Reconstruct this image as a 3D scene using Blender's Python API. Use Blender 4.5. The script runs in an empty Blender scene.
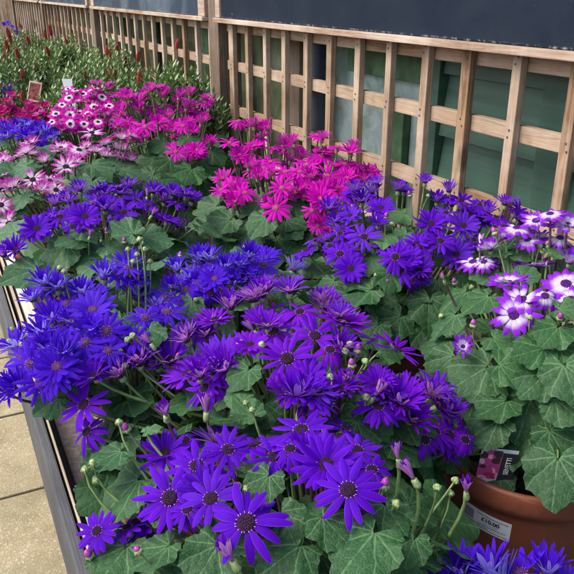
import bpy, math, random
import numpy as np
from mathutils import Vector, Matrix

random.seed(7)
rng = np.random.default_rng(11)
SC = bpy.context.scene
COL = SC.collection
R = math.radians
EYE = 1.5                                  # eye height above the paving
PITCH, YAW, FPX = R(22.5), R(25.8), 720.0  # read off the trellis' vanishing points
BENCH = 0.65                               # top of the display bench deck

# ------------------------------------------------------------------ survey helpers
_s, _c = math.sin(PITCH), math.cos(PITCH)
FWD = Vector((math.sin(YAW) * _c, math.cos(YAW) * _c, -_s))
UPV = Vector((math.sin(YAW) * _s, math.cos(YAW) * _s, _c))
RGT = Vector((math.cos(YAW), -math.sin(YAW), 0))
CAM = Vector((0, 0, EYE))


def ray(x, y):
    return FWD + RGT * ((x - 287) / FPX) + UPV * ((287 - y) / FPX)


def nrm(v):
    v = Vector(v)
    return v.normalized() if v.length > 1e-9 else Vector((0, 0, 1))


# ------------------------------------------------------------------ materials
class NT:
    def __init__(s, name):
        m = bpy.data.materials.new(name)
        m.use_nodes = True
        s.m = m
        s.t = m.node_tree
        s.t.nodes.clear()
        s.out = s.n('ShaderNodeOutputMaterial')

    def n(s, typ, **kw):
        nd = s.t.nodes.new(typ)
        for k, v in kw.items():
            if k.startswith('i_'):
                nd.inputs[k[2:].replace('_', ' ')].default_value = v
            else:
                setattr(nd, k, v)
        return nd

    def l(s, a, b):
        s.t.links.new(a, b)

    def val(s, sock, v):
        if isinstance(v, (int, float)):
            sock.default_value = v
        elif isinstance(v, (tuple, list)):
            sock.default_value = v
        else:
            s.l(v, sock)

    def math(s, op, a, b=None, c=None, clamp=False):
        nd = s.n('ShaderNodeMath', operation=op)
        nd.use_clamp = clamp
        s.val(nd.inputs[0], a)
        if b is not None:
            s.val(nd.inputs[1], b)
        if c is not None:
            s.val(nd.inputs[2], c)
        return nd.outputs[0]

    def noise(s, vec, scale, detail=4, rough=.55, dist=0):
        nd = s.n('ShaderNodeTexNoise')
        nd.inputs['Scale'].default_value = scale
        nd.inputs['Detail'].default_value = detail
        nd.inputs['Roughness'].default_value = rough
        nd.inputs['Distortion'].default_value = dist
        if vec is not None:
            s.l(vec, nd.inputs['Vector'])
        return nd.outputs[0]

    def ramp(s, fac, stops, interp='LINEAR'):
        nd = s.n('ShaderNodeValToRGB')
        cr = nd.color_ramp
        cr.interpolation = interp
        while len(cr.elements) < len(stops):
            cr.elements.new(.5)
        for e, (p, c) in zip(cr.elements, stops):
            e.position = p
            e.color = (*c, 1) if len(c) == 3 else c
        s.l(fac, nd.inputs[0])
        return nd.outputs[0]

    def mix(s, fac, a, b, mode='MIX'):
        nd = s.n('ShaderNodeMix', data_type='RGBA', blend_type=mode)
        s.val(nd.inputs[0], fac)
        for sock, v in ((nd.inputs[6], a), (nd.inputs[7], b)):
            if isinstance(v, tuple):
                sock.default_value = (*v, 1)
            else:
                s.l(v, sock)
        return nd.outputs[2]

    def mapped(s, kind='Object', scale=(1, 1, 1), loc=(0, 0, 0)):
        if kind == 'World':
            o = s.n('ShaderNodeNewGeometry').outputs['Position']
        else:
            o = s.n('ShaderNodeTexCoord').outputs[kind]
        mp = s.n('ShaderNodeMapping')
        mp.inputs['Scale'].default_value = scale
        mp.inputs['Location'].default_value = loc
        s.l(o, mp.inputs[0])
        return mp.outputs[0]

    def bump(s, h, strength=.3, dist=.01, normal=None):
        nd = s.n('ShaderNodeBump')
        nd.inputs['Strength'].default_value = strength
        nd.inputs['Distance'].default_value = dist
        s.l(h, nd.inputs['Height'])
        if normal is not None:
            s.l(normal, nd.inputs['Normal'])
        return nd.outputs[0]

    def bsdf(s, col, rough=.6, normal=None, spec=.5, **kw):
        b = s.n('ShaderNodeBsdfPrincipled')
        s.val(b.inputs['Base Color'], (*col, 1) if isinstance(col, tuple) else col)
        s.val(b.inputs['Roughness'], rough)
        b.inputs['Specular IOR Level'].default_value = spec
        for k, v in kw.items():
            s.val(b.inputs[k.replace('_', ' ')], v)
        if normal is not None:
            s.l(normal, b.inputs['Normal'])
        return b.outputs[0]

    def done(s, sh):
        s.l(sh, s.out.inputs[0])
        return s.m


def simple(name, col, rough=.6, var=.15, scale=30, bump=.15, spec=.4, dist=.002):
    t = NT(name)
    v = t.mapped('World')
    n = t.noise(v, scale, 6)
    dark = tuple(c * (1 - var * 1.6) for c in col)
    lite = tuple(min(1, c * (1 + var)) for c in col)
    c = t.ramp(n, [(.3, dark), (.7, lite)])
    return t.done(t.bsdf(c, rough, t.bump(n, bump, dist), spec))


def wood(name, axis, a, b, pale, grey=.5, rough=.75):
    """axis: direction of the grain; a/b early and late wood; pale = weathered bloom"""
    t = NT(name)
    sc = [38, 38, 38]
    sc[axis] = 2.2
    inf = t.n('ShaderNodeObjectInfo')
    rnd = inf.outputs['Random']
    base = t.n('ShaderNodeNewGeometry').outputs['Position']
    off = t.n('ShaderNodeVectorMath', operation='ADD')
    t.l(base, off.inputs[0])
    cmb = t.n('ShaderNodeCombineXYZ')
    for i in range(3):
        t.l(t.math('MULTIPLY', rnd, 7.3 + i * 3), cmb.inputs[i])
    t.l(cmb.outputs[0], off.inputs[1])
    mp = t.n('ShaderNodeMapping')
    mp.inputs['Scale'].default_value = sc
    t.l(off.outputs[0], mp.inputs[0])
    g = t.noise(mp.outputs[0], 1.0, 5, .6, .9)
    ring = t.math('PINGPONG', t.math('MULTIPLY', g, 5.0), .5)
    fine = t.noise(mp.outputs[0], 6.0, 4, .6)
    c = t.ramp(ring, [(.05, b), (.45, a)])
    c = t.mix(t.math('MULTIPLY', fine, .5), c, tuple(x * .62 for x in b))
    big = t.noise(off.outputs[0], 3.5, 5, .6)
    m = t.ramp(big, [(.5 - .2 * grey, (0, 0, 0)), (.72 - .1 * grey, (1, 1, 1))])
    c = t.mix(t.math('MULTIPLY', m, .75), c, pale)
    # per piece tone
    c = t.mix(t.math('MULTIPLY', rnd, .35), c, tuple(x * .8 for x in pale))
    # knots
    kn = t.n('ShaderNodeTexVoronoi')
    ks = [14, 14, 14]
    ks[axis] = 6
    km = t.n('ShaderNodeMapping')
    km.inputs['Scale'].default_value = ks
    t.l(off.outputs[0], km.inputs[0])
    t.l(km.outputs[0], kn.inputs['Vector'])
    kn.inputs['Scale'].default_value = .55
    k = t.ramp(kn.outputs[0], [(.06, (1, 1, 1)), (.13, (0, 0, 0))])
    c = t.mix(t.math('MULTIPLY', k, .75), c, (.07, .035, .02))
    stain = t.ramp(t.noise(off.outputs[0], 9, 6, .7), [(.56, (0, 0, 0)), (.72, (1, 1, 1))])
    c = t.mix(t.math('MULTIPLY', stain, .5), c, (.10, .08, .05))
    alg = t.ramp(t.noise(off.outputs[0], 5, 5, .65), [(.58, (0, 0, 0)), (.78, (1, 1, 1))])
    c = t.mix(t.math('MULTIPLY', alg, .3), c, (.13, .16, .09))
    h = t.math('ADD', ring, t.math('MULTIPLY', fine, .8))
    return t.done(t.bsdf(c, rough, t.bump(h, .5, .0015), .25))


def leaf_mat(name, dark, mid, young, vein, rough=.45, spec=.4):
    t = NT(name)
    uv = t.n('ShaderNodeUVMap').outputs[0]
    sp = t.n('ShaderNodeSeparateXYZ')
    t.l(uv, sp.inputs[0])
    x, y = sp.outputs[0], sp.outputs[1]
    ang = t.math('ABSOLUTE', t.math('ARCTAN2', x, y))
    r = t.math('SQRT', t.math('ADD', t.math('MULTIPLY', x, x), t.math('MULTIPLY', y, y)))
    wob = t.math('MULTIPLY', t.math('SUBTRACT', t.noise(uv, 4, 2), .5), .16)
    pp = t.math('PINGPONG', t.math('ADD', ang, t.math('MULTIPLY', wob, 1.6)), .31)
    d1 = t.math('MULTIPLY', r, pp)
    w1 = t.math('SUBTRACT', .027, t.math('MULTIPLY', r, .020))
    v1 = t.math('SUBTRACT', 1, t.math('DIVIDE', d1, w1), clamp=True)
    wob2 = t.math('MULTIPLY', t.math('SUBTRACT', t.noise(uv, 7, 3), .5), .22)
    q = t.math('PINGPONG', t.math('ADD', t.math('SUBTRACT', r, t.math('MULTIPLY', d1, .9)), wob2), .075)
    v2 = t.math('SUBTRACT', 1, t.math('DIVIDE', q, .013), clamp=True)
    vor = t.n('ShaderNodeTexVoronoi', feature='DISTANCE_TO_EDGE')
    vor.inputs['Scale'].default_value = 26
    t.l(uv, vor.inputs['Vector'])
    v3 = t.math('SUBTRACT', 1, t.math('MULTIPLY', vor.outputs[0], 7), clamp=True)
    # puckered quilting between the veins
    quilt = t.math('MULTIPLY', t.math('MINIMUM', t.math('MULTIPLY', d1, 9), 1.0), .8)
    q2 = t.math('MULTIPLY', t.math('MINIMUM', t.math('MULTIPLY', q, 16), 1.0), .28)
    h = t.math('SUBTRACT', t.math('ADD', quilt, q2), t.math('MULTIPLY', v3, .13))
    tone = t.n('ShaderNodeAttribute', attribute_name='tone').outputs['Fac']
    c = t.ramp(tone, [(0, dark), (.55, mid), (1, young)])
    pos = t.n('ShaderNodeNewGeometry')
    mott = t.noise(pos.outputs['Position'], 45, 5, .6)
    c = t.mix(t.math('MULTIPLY', mott, .6), c, tuple(k * .55 for k in mid))
    vm = t.math('MAXIMUM', t.math('MULTIPLY', v1, .52), t.math('MULTIPLY', v2, .30))
    vm = t.math('MAXIMUM', vm, t.math('MULTIPLY', v3, .16))
    c = t.mix(vm, c, vein)
    # some leaves bear yellowed or scorched blotches
    bl = t.ramp(t.noise(pos.outputs['Position'], 17, 4, .7), [(.68, (0, 0, 0)), (.78, (1, 1, 1))])
    c = t.mix(t.math('MULTIPLY', bl, .28), c, (.16, .15, .05))
    # underside paler, matt
    c = t.mix(pos.outputs['Backfacing'], c, tuple(min(1, k * 1.9 + .015) for k in mid))
    b = t.bsdf(c, rough, t.bump(h, .6, .0018), spec)
    tr = t.n('ShaderNodeBsdfTranslucent')
    t.l(t.mix(.35, c, (.10, .22, .04)), tr.inputs[0])
    mx = t.n('ShaderNodeMixShader')
    mx.inputs[0].default_value = .18
    t.l(b, mx.inputs[1])
    t.l(tr.outputs[0], mx.inputs[2])
    return t.done(mx.outputs[0])


def petal_mat(name, stops, back, streak=.25, rough=.5, edge=None, varc=None):
    """stops: colour along the petal from its base (0) to its tip (1); back: colour of the reverse"""
    t = NT(name)
    uv = t.n('ShaderNodeUVMap').outputs[0]
    sp = t.n('ShaderNodeSeparateXYZ')
    t.l(uv, sp.inputs[0])
    u, v = sp.outputs[0], sp.outputs[1]
    vv = t.math('ADD', v, t.math('MULTIPLY', t.math('SUBTRACT', t.noise(uv, 9, 3), .5), .12))
    c = t.ramp(vv, stops)
    # lengthwise nerves
    mp = t.n('ShaderNodeMapping')
    mp.inputs['Scale'].default_value = (9, .7, 1)
    t.l(uv, mp.inputs[0])
    st = t.noise(mp.outputs[0], 1.6, 3, .6)
    inf = t.n('ShaderNodeObjectInfo').outputs['Random']
    c = t.mix(t.math('MULTIPLY', t.math('SUBTRACT', st, .3, clamp=True), streak * 4.2), c,
              tuple(k * .45 for k in stops[-1][1]))
    if varc:
        c = t.mix(t.math('MULTIPLY', inf, .65), c, varc)
        # older heads fade a little
        old = t.ramp(t.math('FRACT', t.math('MULTIPLY', inf, 7.13)), [(.72, (0, 0, 0)), (.95, (1, 1, 1))])
        c = t.mix(t.math('MULTIPLY', old, .30), c, tuple(min(1, k * 1.1 + .05) for k in varc))
    if edge:
        e = t.ramp(t.math('ABSOLUTE', u), [(.72, (0, 0, 0)), (.98, (1, 1, 1))])
        c = t.mix(t.math('MULTIPLY', e, .45), c, edge)
    bk = t.ramp(t.math('ABSOLUTE', u), [(.1, tuple(k * .8 for k in back)), (.9, tuple(min(1, k * 1.25) for k in back))])
    geo = t.n('ShaderNodeNewGeometry')
    c = t.mix(geo.outputs['Backfacing'], c, bk)
    b = t.bsdf(c, rough, t.bump(st, .5, .0012), .12)
    tr = t.n('ShaderNodeBsdfTranslucent')
    t.l(c, tr.inputs[0])
    mx = t.n('ShaderNodeMixShader')
    mx.inputs[0].default_value = .36
    t.l(b, mx.inputs[1])
    t.l(tr.outputs[0], mx.inputs[2])
    return t.done(mx.outputs[0])


def disc_mat(name, rim, mid, core):
    t = NT(name)
    co = t.n('ShaderNodeTexCoord').outputs['Object']
    g = t.n('ShaderNodeVectorMath', operation='LENGTH')
    t.l(co, g.inputs[0])
    r = t.math('MULTIPLY', g.outputs['Value'], 7.5)
    vor = t.n('ShaderNodeTexVoronoi')
    vor.inputs['Scale'].default_value = 55
    t.l(co, vor.inputs['Vector'])
    c = t.ramp(r, [(.15, core), (.6, mid), (.95, rim)])
    c = t.mix(t.ramp(vor.outputs[0], [(.1, (1, 1, 1)), (.35, (0, 0, 0))]), c, tuple(min(1, k * 2.4 + .03) for k in mid))
    h = t.math('SUBTRACT', 1, vor.outputs[0])
    return t.done(t.bsdf(c, .65, t.bump(h, .9, .003), .3))


def pot_mat(name, col):
    t = NT(name)
    p = t.mapped('World')
    n = t.noise(p, 7, 5, .6)
    c = t.ramp(n, [(.3, tuple(k * .75 for k in col)), (.7, tuple(k * 1.2 for k in col))])
    d = t.ramp(t.noise(p, 34, 7, .72), [(.54, (0, 0, 0)), (.68, (1, 1, 1))])
    c = t.mix(t.math('MULTIPLY', d, .55), c, (.06, .04, .028))
    cr = t.ramp(t.noise(p, 190, 3, .6), [(.66, (0, 0, 0)), (.72, (1, 1, 1))])
    c = t.mix(t.math('MULTIPLY', cr, .6), c, (.03, .022, .015))
    sc = t.n('ShaderNodeMapping'); sc.inputs['Scale'].default_value = (20, 20, 120); t.l(p, sc.inputs[0])
    sf = t.ramp(t.noise(sc.outputs[0], 1, 3, .6), [(.66, (0, 0, 0)), (.75, (1, 1, 1))])
    c = t.mix(t.math('MULTIPLY', sf, .3), c, tuple(k * 2 + .08 for k in col))
    return t.done(t.bsdf(c, t.ramp(n, [(.3, (.38, .38, .38)), (.7, (.6, .6, .6))]), t.bump(cr, .4, .001), .4))


M = {}
M['batten'] = wood('weathered_batten_upright', 2, (.36, .225, .125), (.15, .075, .035), (.60, .49, .375), .36)
M['rail'] = wood('weathered_batten_level', 1, (.36, .23, .13), (.16, .085, .042), (.55, .45, .34), .36)
M['post'] = wood('dark_weathered_post', 2, (.19, .13, .085), (.10, .065, .042), (.26, .21, .165), .3)
M['frame'] = wood('pale_sign_frame', 1, (.42, .30, .21), (.26, .155, .095), (.58, .49, .40), .5)
M['benchdark'] = wood('tarred_bench_rail', 1, (.055, .058, .065), (.025, .026, .03), (.12, .125, .135), .5)
M['benchtan'] = wood('tan_bench_rail', 1, (.40, .32, .22), (.28, .21, .13), (.55, .48, .38), .5)
M['benchpale'] = wood('whitewashed_board', 1, (.58, .54, .46), (.48, .43, .35), (.62, .60, .54), .6)

M['leaf'] = leaf_mat('cineraria_leaf', (.006, .028, .007), (.021, .080, .024), (.13, .27, .10), (.16, .31, .13), .48, .24)
M['leafgrey'] = leaf_mat('greyish_leaf', (.009, .038, .013), (.032, .104, .042), (.18, .33, .155), (.20, .35, .17), .48, .24)

t = NT('shrub_leaf')
tone = t.n('ShaderNodeAttribute', attribute_name='tone').outputs['Fac']
c = t.ramp(tone, [(0, (.02, .05, .02)), (.4, (.075, .14, .035)), (.75, (.16, .25, .08)), (1, (.28, .36, .15))])
b = t.bsdf(c, .38, None, .5)
tr = t.n('ShaderNodeBsdfTranslucent'); t.l(c, tr.inputs[0])
mx = t.n('ShaderNodeMixShader'); mx.inputs[0].default_value = .15
t.l(b, mx.inputs[1]); t.l(tr.outputs[0], mx.inputs[2])
M['shrub'] = t.done(mx.outputs[0])

VI = (.095, .004, .56)
M['violet'] = petal_mat('violet_petal', [(0, (.35, .15, .5)), (.05, (.09, .002, .28)), (.3, (.10, .0012, .50)), (1, (.16, .003, .70))],
                        (.34, .13, .60), .25, varc=(.07, .001, .42), edge=(.28, .03, .85))
M['purple'] = petal_mat('purple_petal', [(0, (.5, .2, .5)), (.1, (.16, .003, .40)), (.5, (.19, .002, .60)), (1, (.23, .005, .72))],
                        (.55, .22, .58), .25, varc=(.07, .0015, .50), edge=(.36, .05, .6))
M['blue'] = petal_mat('blue_violet_petal', [(0, (.5, .35, .8)), (.08, (.08, .006, .45)), (.4, (.075, .004, .60)), (1, (.11, .012, .80))],
                      (.34, .28, .80), .2, varc=(.06, .002, .46), edge=(.14, .06, .80))
M['magenta'] = petal_mat('magenta_petal', [(0, (.8, .2, .5)), (.08, (.46, .002, .30)), (.4, (.64, .002, .44)), (1, (.78, .005, .58))],
                         (.62, .10, .45), .2, varc=(.48, .001, .36))
M['ring'] = petal_mat('ringed_petal', [(0, (.85, .8, .85)), (.34, (.85, .74, .82)), (.44, (.60, .01, .38)), (1, (.62, .01, .42))],
                      (.62, .16, .5), .15)
M['bicolour'] = petal_mat('white_and_violet_petal', [(0, (.35, .06, .5)), (.05, (.72, .68, .76)), (.36, (.68, .60, .78)), (.60, (.30, .03, .62)), (1, (.20, .006, .60))],
                          (.60, .44, .72), .1, edge=(.30, .04, .62))
M['pale'] = petal_mat('white_and_pink_petal', [(0, (.5, .1, .3)), (.08, (.80, .70, .80)), (.42, (.74, .48, .70)), (.66, (.60, .08, .48)), (1, (.52, .02, .40))],
                      (.75, .55, .7), .1)
M['rose'] = petal_mat('crimson_petal', [(0, (.7, .2, .4)), (.1, (.50, .004, .17)), (1, (.62, .008, .24))], (.5, .1, .3), .2)
M['disc'] = disc_mat('dark_disc', (.05, .004, .055), (.022, .002, .028), (.03, .003, .03))
M['discblue'] = disc_mat('blue_disc', (.20, .05, .25), (.09, .02, .14), (.30, .14, .16))
M['discpink'] = disc_mat('pink_disc', (.42, .01, .24), (.48, .05, .18), (.70, .30, .14))
M['discbi'] = disc_mat('plum_disc', (.10, .01, .22), (.07, .005, .15), (.05, .004, .11))
M['stigma'] = simple('pale_stigma', (.62, .34, .62), .6, .2, 300)
M['stem'] = simple('green_stem', (.16, .24, .08), .5, .3, 60)
M['stemdark'] = simple('purple_stem', (.10, .05, .07), .5, .3, 60)
M['bud'] = simple('bud_green', (.27, .36, .14), .5, .35, 250, .3)
M['budtip'] = simple('bud_purple', (.33, .05, .30), .5, .35, 300, .3)
M['gap_shade'] = simple('black_gap_shade', (.012, .012, .013), .6, .4, 60, .4)
M['soil'] = simple('peat', (.035, .024, .017), .95, .6, 150, .9, .1, .01)
M['pot'] = pot_mat('terracotta_plastic', (.21, .062, .032))
M['potbrown'] = pot_mat('brown_plastic', (.13, .05, .03))
M['potred'] = simple('red_plastic', (.42, .035, .02), .4, .2, 9, .05, .4)
M['white'] = simple('white_plastic', (.74, .77, .80), .35, .06, 20, .02)
M['ink'] = simple('printed_ink', (.03, .035, .045), .5, .1, 20, .0)
M['inkgrey'] = simple('faded_ink', (.28, .31, .35), .5, .1, 20, .0)
M['redspike'] = simple('red_flower_spike', (.42, .075, .055), .7, .5, 220, .9, .2, .004)
M['pipe'] = simple('slate_pipe', (.05, .062, .09), .4, .2, 8, .05)
M['metal'] = simple('nail_head', (.10, .09, .08), .5, .3, 300)


def care_label_mat():
    t = NT('care_label_photo')
    uv = t.n('ShaderNodeUVMap').outputs[0]
    v = t.n('ShaderNodeTexVoronoi')
    v.inputs['Scale'].default_value = 7
    t.l(uv, v.inputs['Vector'])
    s = t.n('ShaderNodeSeparateColor')
    t.l(v.outputs['Color'], s.inputs[0])
    c = t.ramp(s.outputs[0], [(0, (.5, .06, .25)), (.4, (.75, .4, .5)), (.6, (.06, .03, .04)), (.8, (.4, .04, .12)), (1, (.8, .7, .72))], 'CONSTANT')
    return t.done(t.bsdf(c, .3))


M['labelphoto'] = care_label_mat()


def slate_mat(name, base, smear, amount, rough):
    t = NT(name)
    p = t.mapped('World')
    n1 = t.noise(p, 3.2, 6, .62, 1.4)
    c = t.mix(t.math('MULTIPLY', t.ramp(n1, [(.45, (0, 0, 0)), (.75, (1, 1, 1))]), amount), base, smear)
    n2 = t.noise(p, 160, 3, .7)
    dust = t.ramp(n2, [(.66, (0, 0, 0)), (.76, (1, 1, 1))])
    # chalk dust caught along the bottom edge
    sp = t.n('ShaderNodeSeparateXYZ'); t.l(p, sp.inputs[0])
    low = t.math('SUBTRACT', 1, t.math('MULTIPLY', t.math('SUBTRACT', sp.outputs[2], 1.404), 190), clamp=True)
    gr = t.noise(p, 70, 4, .7)
    low = t.math('MULTIPLY', low, t.ramp(gr, [(.5, (0, 0, 0)), (.7, (1, 1, 1))]))
    c = t.mix(t.math('MULTIPLY', dust, .12), c, (.35, .38, .42))
    c = t.mix(t.math('MULTIPLY', low, .8), c, (.5, .5, .48))
    # a few short chalk ticks left after wiping
    mp = t.n('ShaderNodeMapping'); mp.inputs['Scale'].default_value = (1, 6, 22)
    t.l(p, mp.inputs[0])
    tk = t.ramp(t.noise(mp.outputs[0], 1.3, 2, .5), [(.74, (0, 0, 0)), (.8, (1, 1, 1))])
    c = t.mix(t.math('MULTIPLY', tk, .35), c, (.5, .55, .6))
    return t.done(t.bsdf(c, rough, t.bump(n1, .06, .004), .12))


M['slate'] = slate_mat('black_chalkboard', (.008, .014, .027), (.018, .026, .040), .7, .55)
M['slateblue'] = slate_mat('sky_greyed_blue_chalkboard', (.025, .042, .066), (.13, .17, .21), .75, .45)  # base colour greyed to hold the sky's reflection; smears are chalk


def cladding_mat():
    t = NT('green_painted_board')
    p = t.mapped('World', (1, 1, 1))
    s = t.mapped('World', (5, 1.2, 30))
    n = t.noise(s, 1.2, 6, .6)
    c = t.ramp(n, [(.3, (.030, .070, .052)), (.6, (.055, .115, .085)), (.8, (.10, .18, .14))])
    big = t.noise(p, 3, 4, .6, .6)
    c = t.mix(t.math('MULTIPLY', t.ramp(big, [(.4, (0, 0, 0)), (.7, (1, 1, 1))]), .4), c, (.08, .17, .13))
    return t.done(t.bsdf(c, .42, t.bump(n, .3, .002), .4))


def pane_mat(name, a, b, c3, rough=.22):
    t = NT(name)
    p = t.mapped('World', (1, 1, .8))
    n = t.noise(p, 7.5, 7, .66, .7)
    m = t.noise(p, 2.4, 3, .5)
    c = t.ramp(n, [(.3, a), (.5, b), (.68, c3)])  # blotches put mottled reflections as well as staining into the pane colour
    c = t.mix(t.ramp(m, [(.42, (0, 0, 0)), (.6, (1, 1, 1))]), c, tuple(k * .5 for k in a))
    return t.done(t.bsdf(c, rough, t.bump(n, .1, .002), .5))


M['cladding'] = cladding_mat()
M['pane'] = pane_mat('algae_stained_pane_reflections', (.15, .25, .18), (.34, .43, .42), (.52, .60, .63))
M['paneolive'] = pane_mat('olive_stained_pane_reflections', (.07, .10, .05), (.16, .19, .11), (.26, .30, .21))
M['algae'] = simple('algae_green_board', (.06, .13, .06), .7, .4, 14, .3)
M['shedtrim'] = simple('grey_blue_board', (.38, .47, .54), .6, .25, 16, .3)


def paving_mat():
    t = NT('concrete_slab')
    p = t.mapped('World')
    n = t.noise(p, 6, 8, .7)
    f = t.noise(p, 130, 5, .75)
    vor = t.n('ShaderNodeTexVoronoi'); vor.inputs['Scale'].default_value = 190
    t.l(p, vor.inputs['Vector'])
    c = t.ramp(n, [(.3, (.20, .165, .09)), (.5, (.34, .285, .17)), (.72, (.43, .37, .235))])
    c = t.mix(t.math('MULTIPLY', t.ramp(f, [(.38, (1, 1, 1)), (.52, (0, 0, 0))]), .45), c, (.24, .19, .11))
    spc = t.n('ShaderNodeSeparateColor'); t.l(vor.outputs['Color'], spc.inputs[0])
    c = t.mix(t.ramp(spc.outputs[0], [(.84, (0, 0, 0)), (.92, (.5, .5, .5))]), c, (.60, .54, .42))
    dn = t.ramp(t.noise(p, 2.3, 5, .6), [(.46, (0, 0, 0)), (.66, (1, 1, 1))])
    c = t.mix(t.math('MULTIPLY', dn, .5), c, (.15, .14, .07))
    inf = t.n('ShaderNodeAttribute', attribute_name='tone').outputs['Fac']
    c = t.mix(t.math('MULTIPLY', inf, .22), c, (.23, .19, .12))
    h = t.math('ADD', t.math('MULTIPLY', f, .7), t.math('MULTIPLY', vor.outputs[0], .4))
    hair = t.n('ShaderNodeTexVoronoi', feature='DISTANCE_TO_EDGE'); hair.inputs['Scale'].default_value = 1.7
    hd = t.n('ShaderNodeVectorMath', operation='ADD'); t.l(p, hd.inputs[0])
    nn_ = t.n('ShaderNodeTexNoise'); nn_.inputs['Scale'].default_value = 8; t.l(p, nn_.inputs['Vector'])
    t.l(nn_.outputs[1], hd.inputs[1]); t.l(hd.outputs[0], hair.inputs['Vector'])
    ck = t.math('SUBTRACT', 1, t.math('MULTIPLY', hair.outputs[0], 260), clamp=True)
    c = t.mix(t.math('MULTIPLY', ck, .5), c, (.10, .085, .05))
    return t.done(t.bsdf(c, .85, t.bump(h, .8, .004), .3))


M['paving'] = paving_mat()
M['grout'] = simple('joint_sand', (.06, .065, .035), .95, .5, 120, .8, .1, .006)


def deck_mat():
    t = NT('gravelly_bench_matting')
    p = t.mapped('World')
    n = t.noise(p, 60, 8, .8)
    b = t.noise(p, 9, 4, .6)
    c = t.ramp(n, [(.3, (.07, .06, .055)), (.5, (.18, .155, .145)), (.7, (.34, .30, .28))])
    c = t.mix(t.math('MULTIPLY', b, .5), c, (.10, .085, .08))
    return t.done(t.bsdf(c, .9, t.bump(n, .9, .006), .2))


M['deck'] = deck_mat()


# ------------------------------------------------------------------ mesh builder
class MB:
    def __init__(s):
        s.v, s.f, s.m, s.uv, s.tone = [], [], [], [], []
        s.n = 0

    def add(s, V, F, uv=None, tone=0.5, mat=0):
        V = np.asarray(V, float).reshape(-1, 3)
        s.v.append(V)
        s.uv.append(np.zeros((len(V), 2)) if uv is None else np.asarray(uv, float))
        s.tone.append(np.full(len(V), tone) if np.isscalar(tone) else np.asarray(tone, float))
        k = s.n
        s.f.extend([tuple(i + k for i in f) for f in F])
        s.m.extend([mat] * len(F))
        s.n += len(V)

    def mesh(s, name, mats, smooth=True):
        V = np.concatenate(s.v) if s.v else np.zeros((0, 3))
        me = bpy.data.meshes.new(name)
        me.from_pydata(V.tolist(), [], s.f)
        UV = np.concatenate(s.uv)
        li = np.empty(len(me.loops), dtype=np.int32)
        me.loops.foreach_get('vertex_index', li)
        ul = me.uv_layers.new(name='UVMap')
        ul.data.foreach_set('uv', UV[li].ravel().astype(np.float32))
        at = me.attributes.new('tone', 'FLOAT', 'POINT')
        at.data.foreach_set('value', np.concatenate(s.tone).astype(np.float32))
        for m in (mats if isinstance(mats, (list, tuple)) else [mats]):
            me.materials.append(m)
        if len(s.m):
            me.polygons.foreach_set('material_index', np.array(s.m, dtype=np.int32))
            me.polygons.foreach_set('use_smooth', np.full(len(s.m), smooth))
        me.update()
        return me

    def obj(s, name, mats, parent=None, smooth=True):
        o = bpy.data.objects.new(name, s.mesh(name, mats, smooth))
        COL.objects.link(o)
        if parent is not None:
            o.parent = parent
        return o

    def box(s, x0, x1, y0, y1, z0, z1, mat=0, bev=0.0, tone=.5):
        if bev <= 0:
            V = [(x, y, z) for x in (x0, x1) for y in (y0, y1) for z in (z0, z1)]
            F = [(0, 1, 3, 2), (4, 6, 7, 5), (0, 4, 5, 1), (2, 3, 7, 6), (0, 2, 6, 4), (1, 5, 7, 3)]
            s.add(V, F, None, tone, mat)
            return
        import bmesh
        bm = bmesh.new()
        bmesh.ops.create_cube(bm, size=1)
        for v in bm.verts:
            v.co = Vector(((x0 + x1) / 2 + v.co.x * (x1 - x0), (y0 + y1) / 2 + v.co.y * (y1 - y0), (z0 + z1) / 2 + v.co.z * (z1 - z0)))
        bmesh.ops.bevel(bm, geom=bm.edges[:], offset=bev, segments=2, affect='EDGES', profile=.6)
        bm.verts.ensure_lookup_table()
        s.add([v.co[:] for v in bm.verts], [[v.index for v in f.verts] for f in bm.faces], None, tone, mat)
        bm.free()

    def tube(s, pts, rad, seg=6, mat=0, cap=True):
        pts = [Vector(p) for p in pts]
        n = len(pts)
        rad = [rad] * n if np.isscalar(rad) else rad
        V, F = [], []
        ref = Vector((0.31, 0.17, 0.93)).normalized()
        for i, p in enumerate(pts):
            d = (pts[min(i + 1, n - 1)] - pts[max(i - 1, 0)])
            d = d.normalized() if d.length > 1e-9 else Vector((0, 0, 1))
            a = d.cross(ref)
            if a.length < .05:
                a = d.cross(Vector((1, 0, 0)))
            a.normalize()
            b = d.cross(a)
            for k in range(seg):
                w = 2 * math.pi * k / seg
                V.append(p + a * math.cos(w) * rad[i] + b * math.sin(w) * rad[i])
        for i in range(n - 1):
            for k in range(seg):
                k2 = (k + 1) % seg
                F.append((i * seg + k, (i + 1) * seg + k, (i + 1) * seg + k2, i * seg + k2))
        if cap:
            F.append(tuple(range(seg)))
            F.append(tuple((n - 1) * seg + k for k in reversed(range(seg))))
        s.add([v[:] for v in V], F, None, .5, mat)

    def lathe(s, prof, seg=24, mat=0, c=(0, 0, 0), uvs=False):
        V, F, U = [], [], []
        for j, (r, z) in enumerate(prof):
            for k in range(seg):
                w = 2 * math.pi * k / seg
                V.append((c[0] + r * math.cos(w), c[1] + r * math.sin(w), c[2] + z))
        for j in range(len(prof) - 1):
            for k in range(seg):
                k2 = (k + 1) % seg
                F.append((j * seg + k, j * seg + k2, (j + 1) * seg + k2, (j + 1) * seg + k))
        s.add(V, F, None, .5, mat)


def tag(o, label=None, cat=None, group=None, kind=None):
    if label: o['label'] = label
    if cat: o['category'] = cat
    if group: o['group'] = group
    if kind: o['kind'] = kind
    return o


def empty(name, loc):
    o = bpy.data.objects.new(name, None)
    o.empty_display_size = .05
    o.location = loc
    COL.objects.link(o)
    return o


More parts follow.
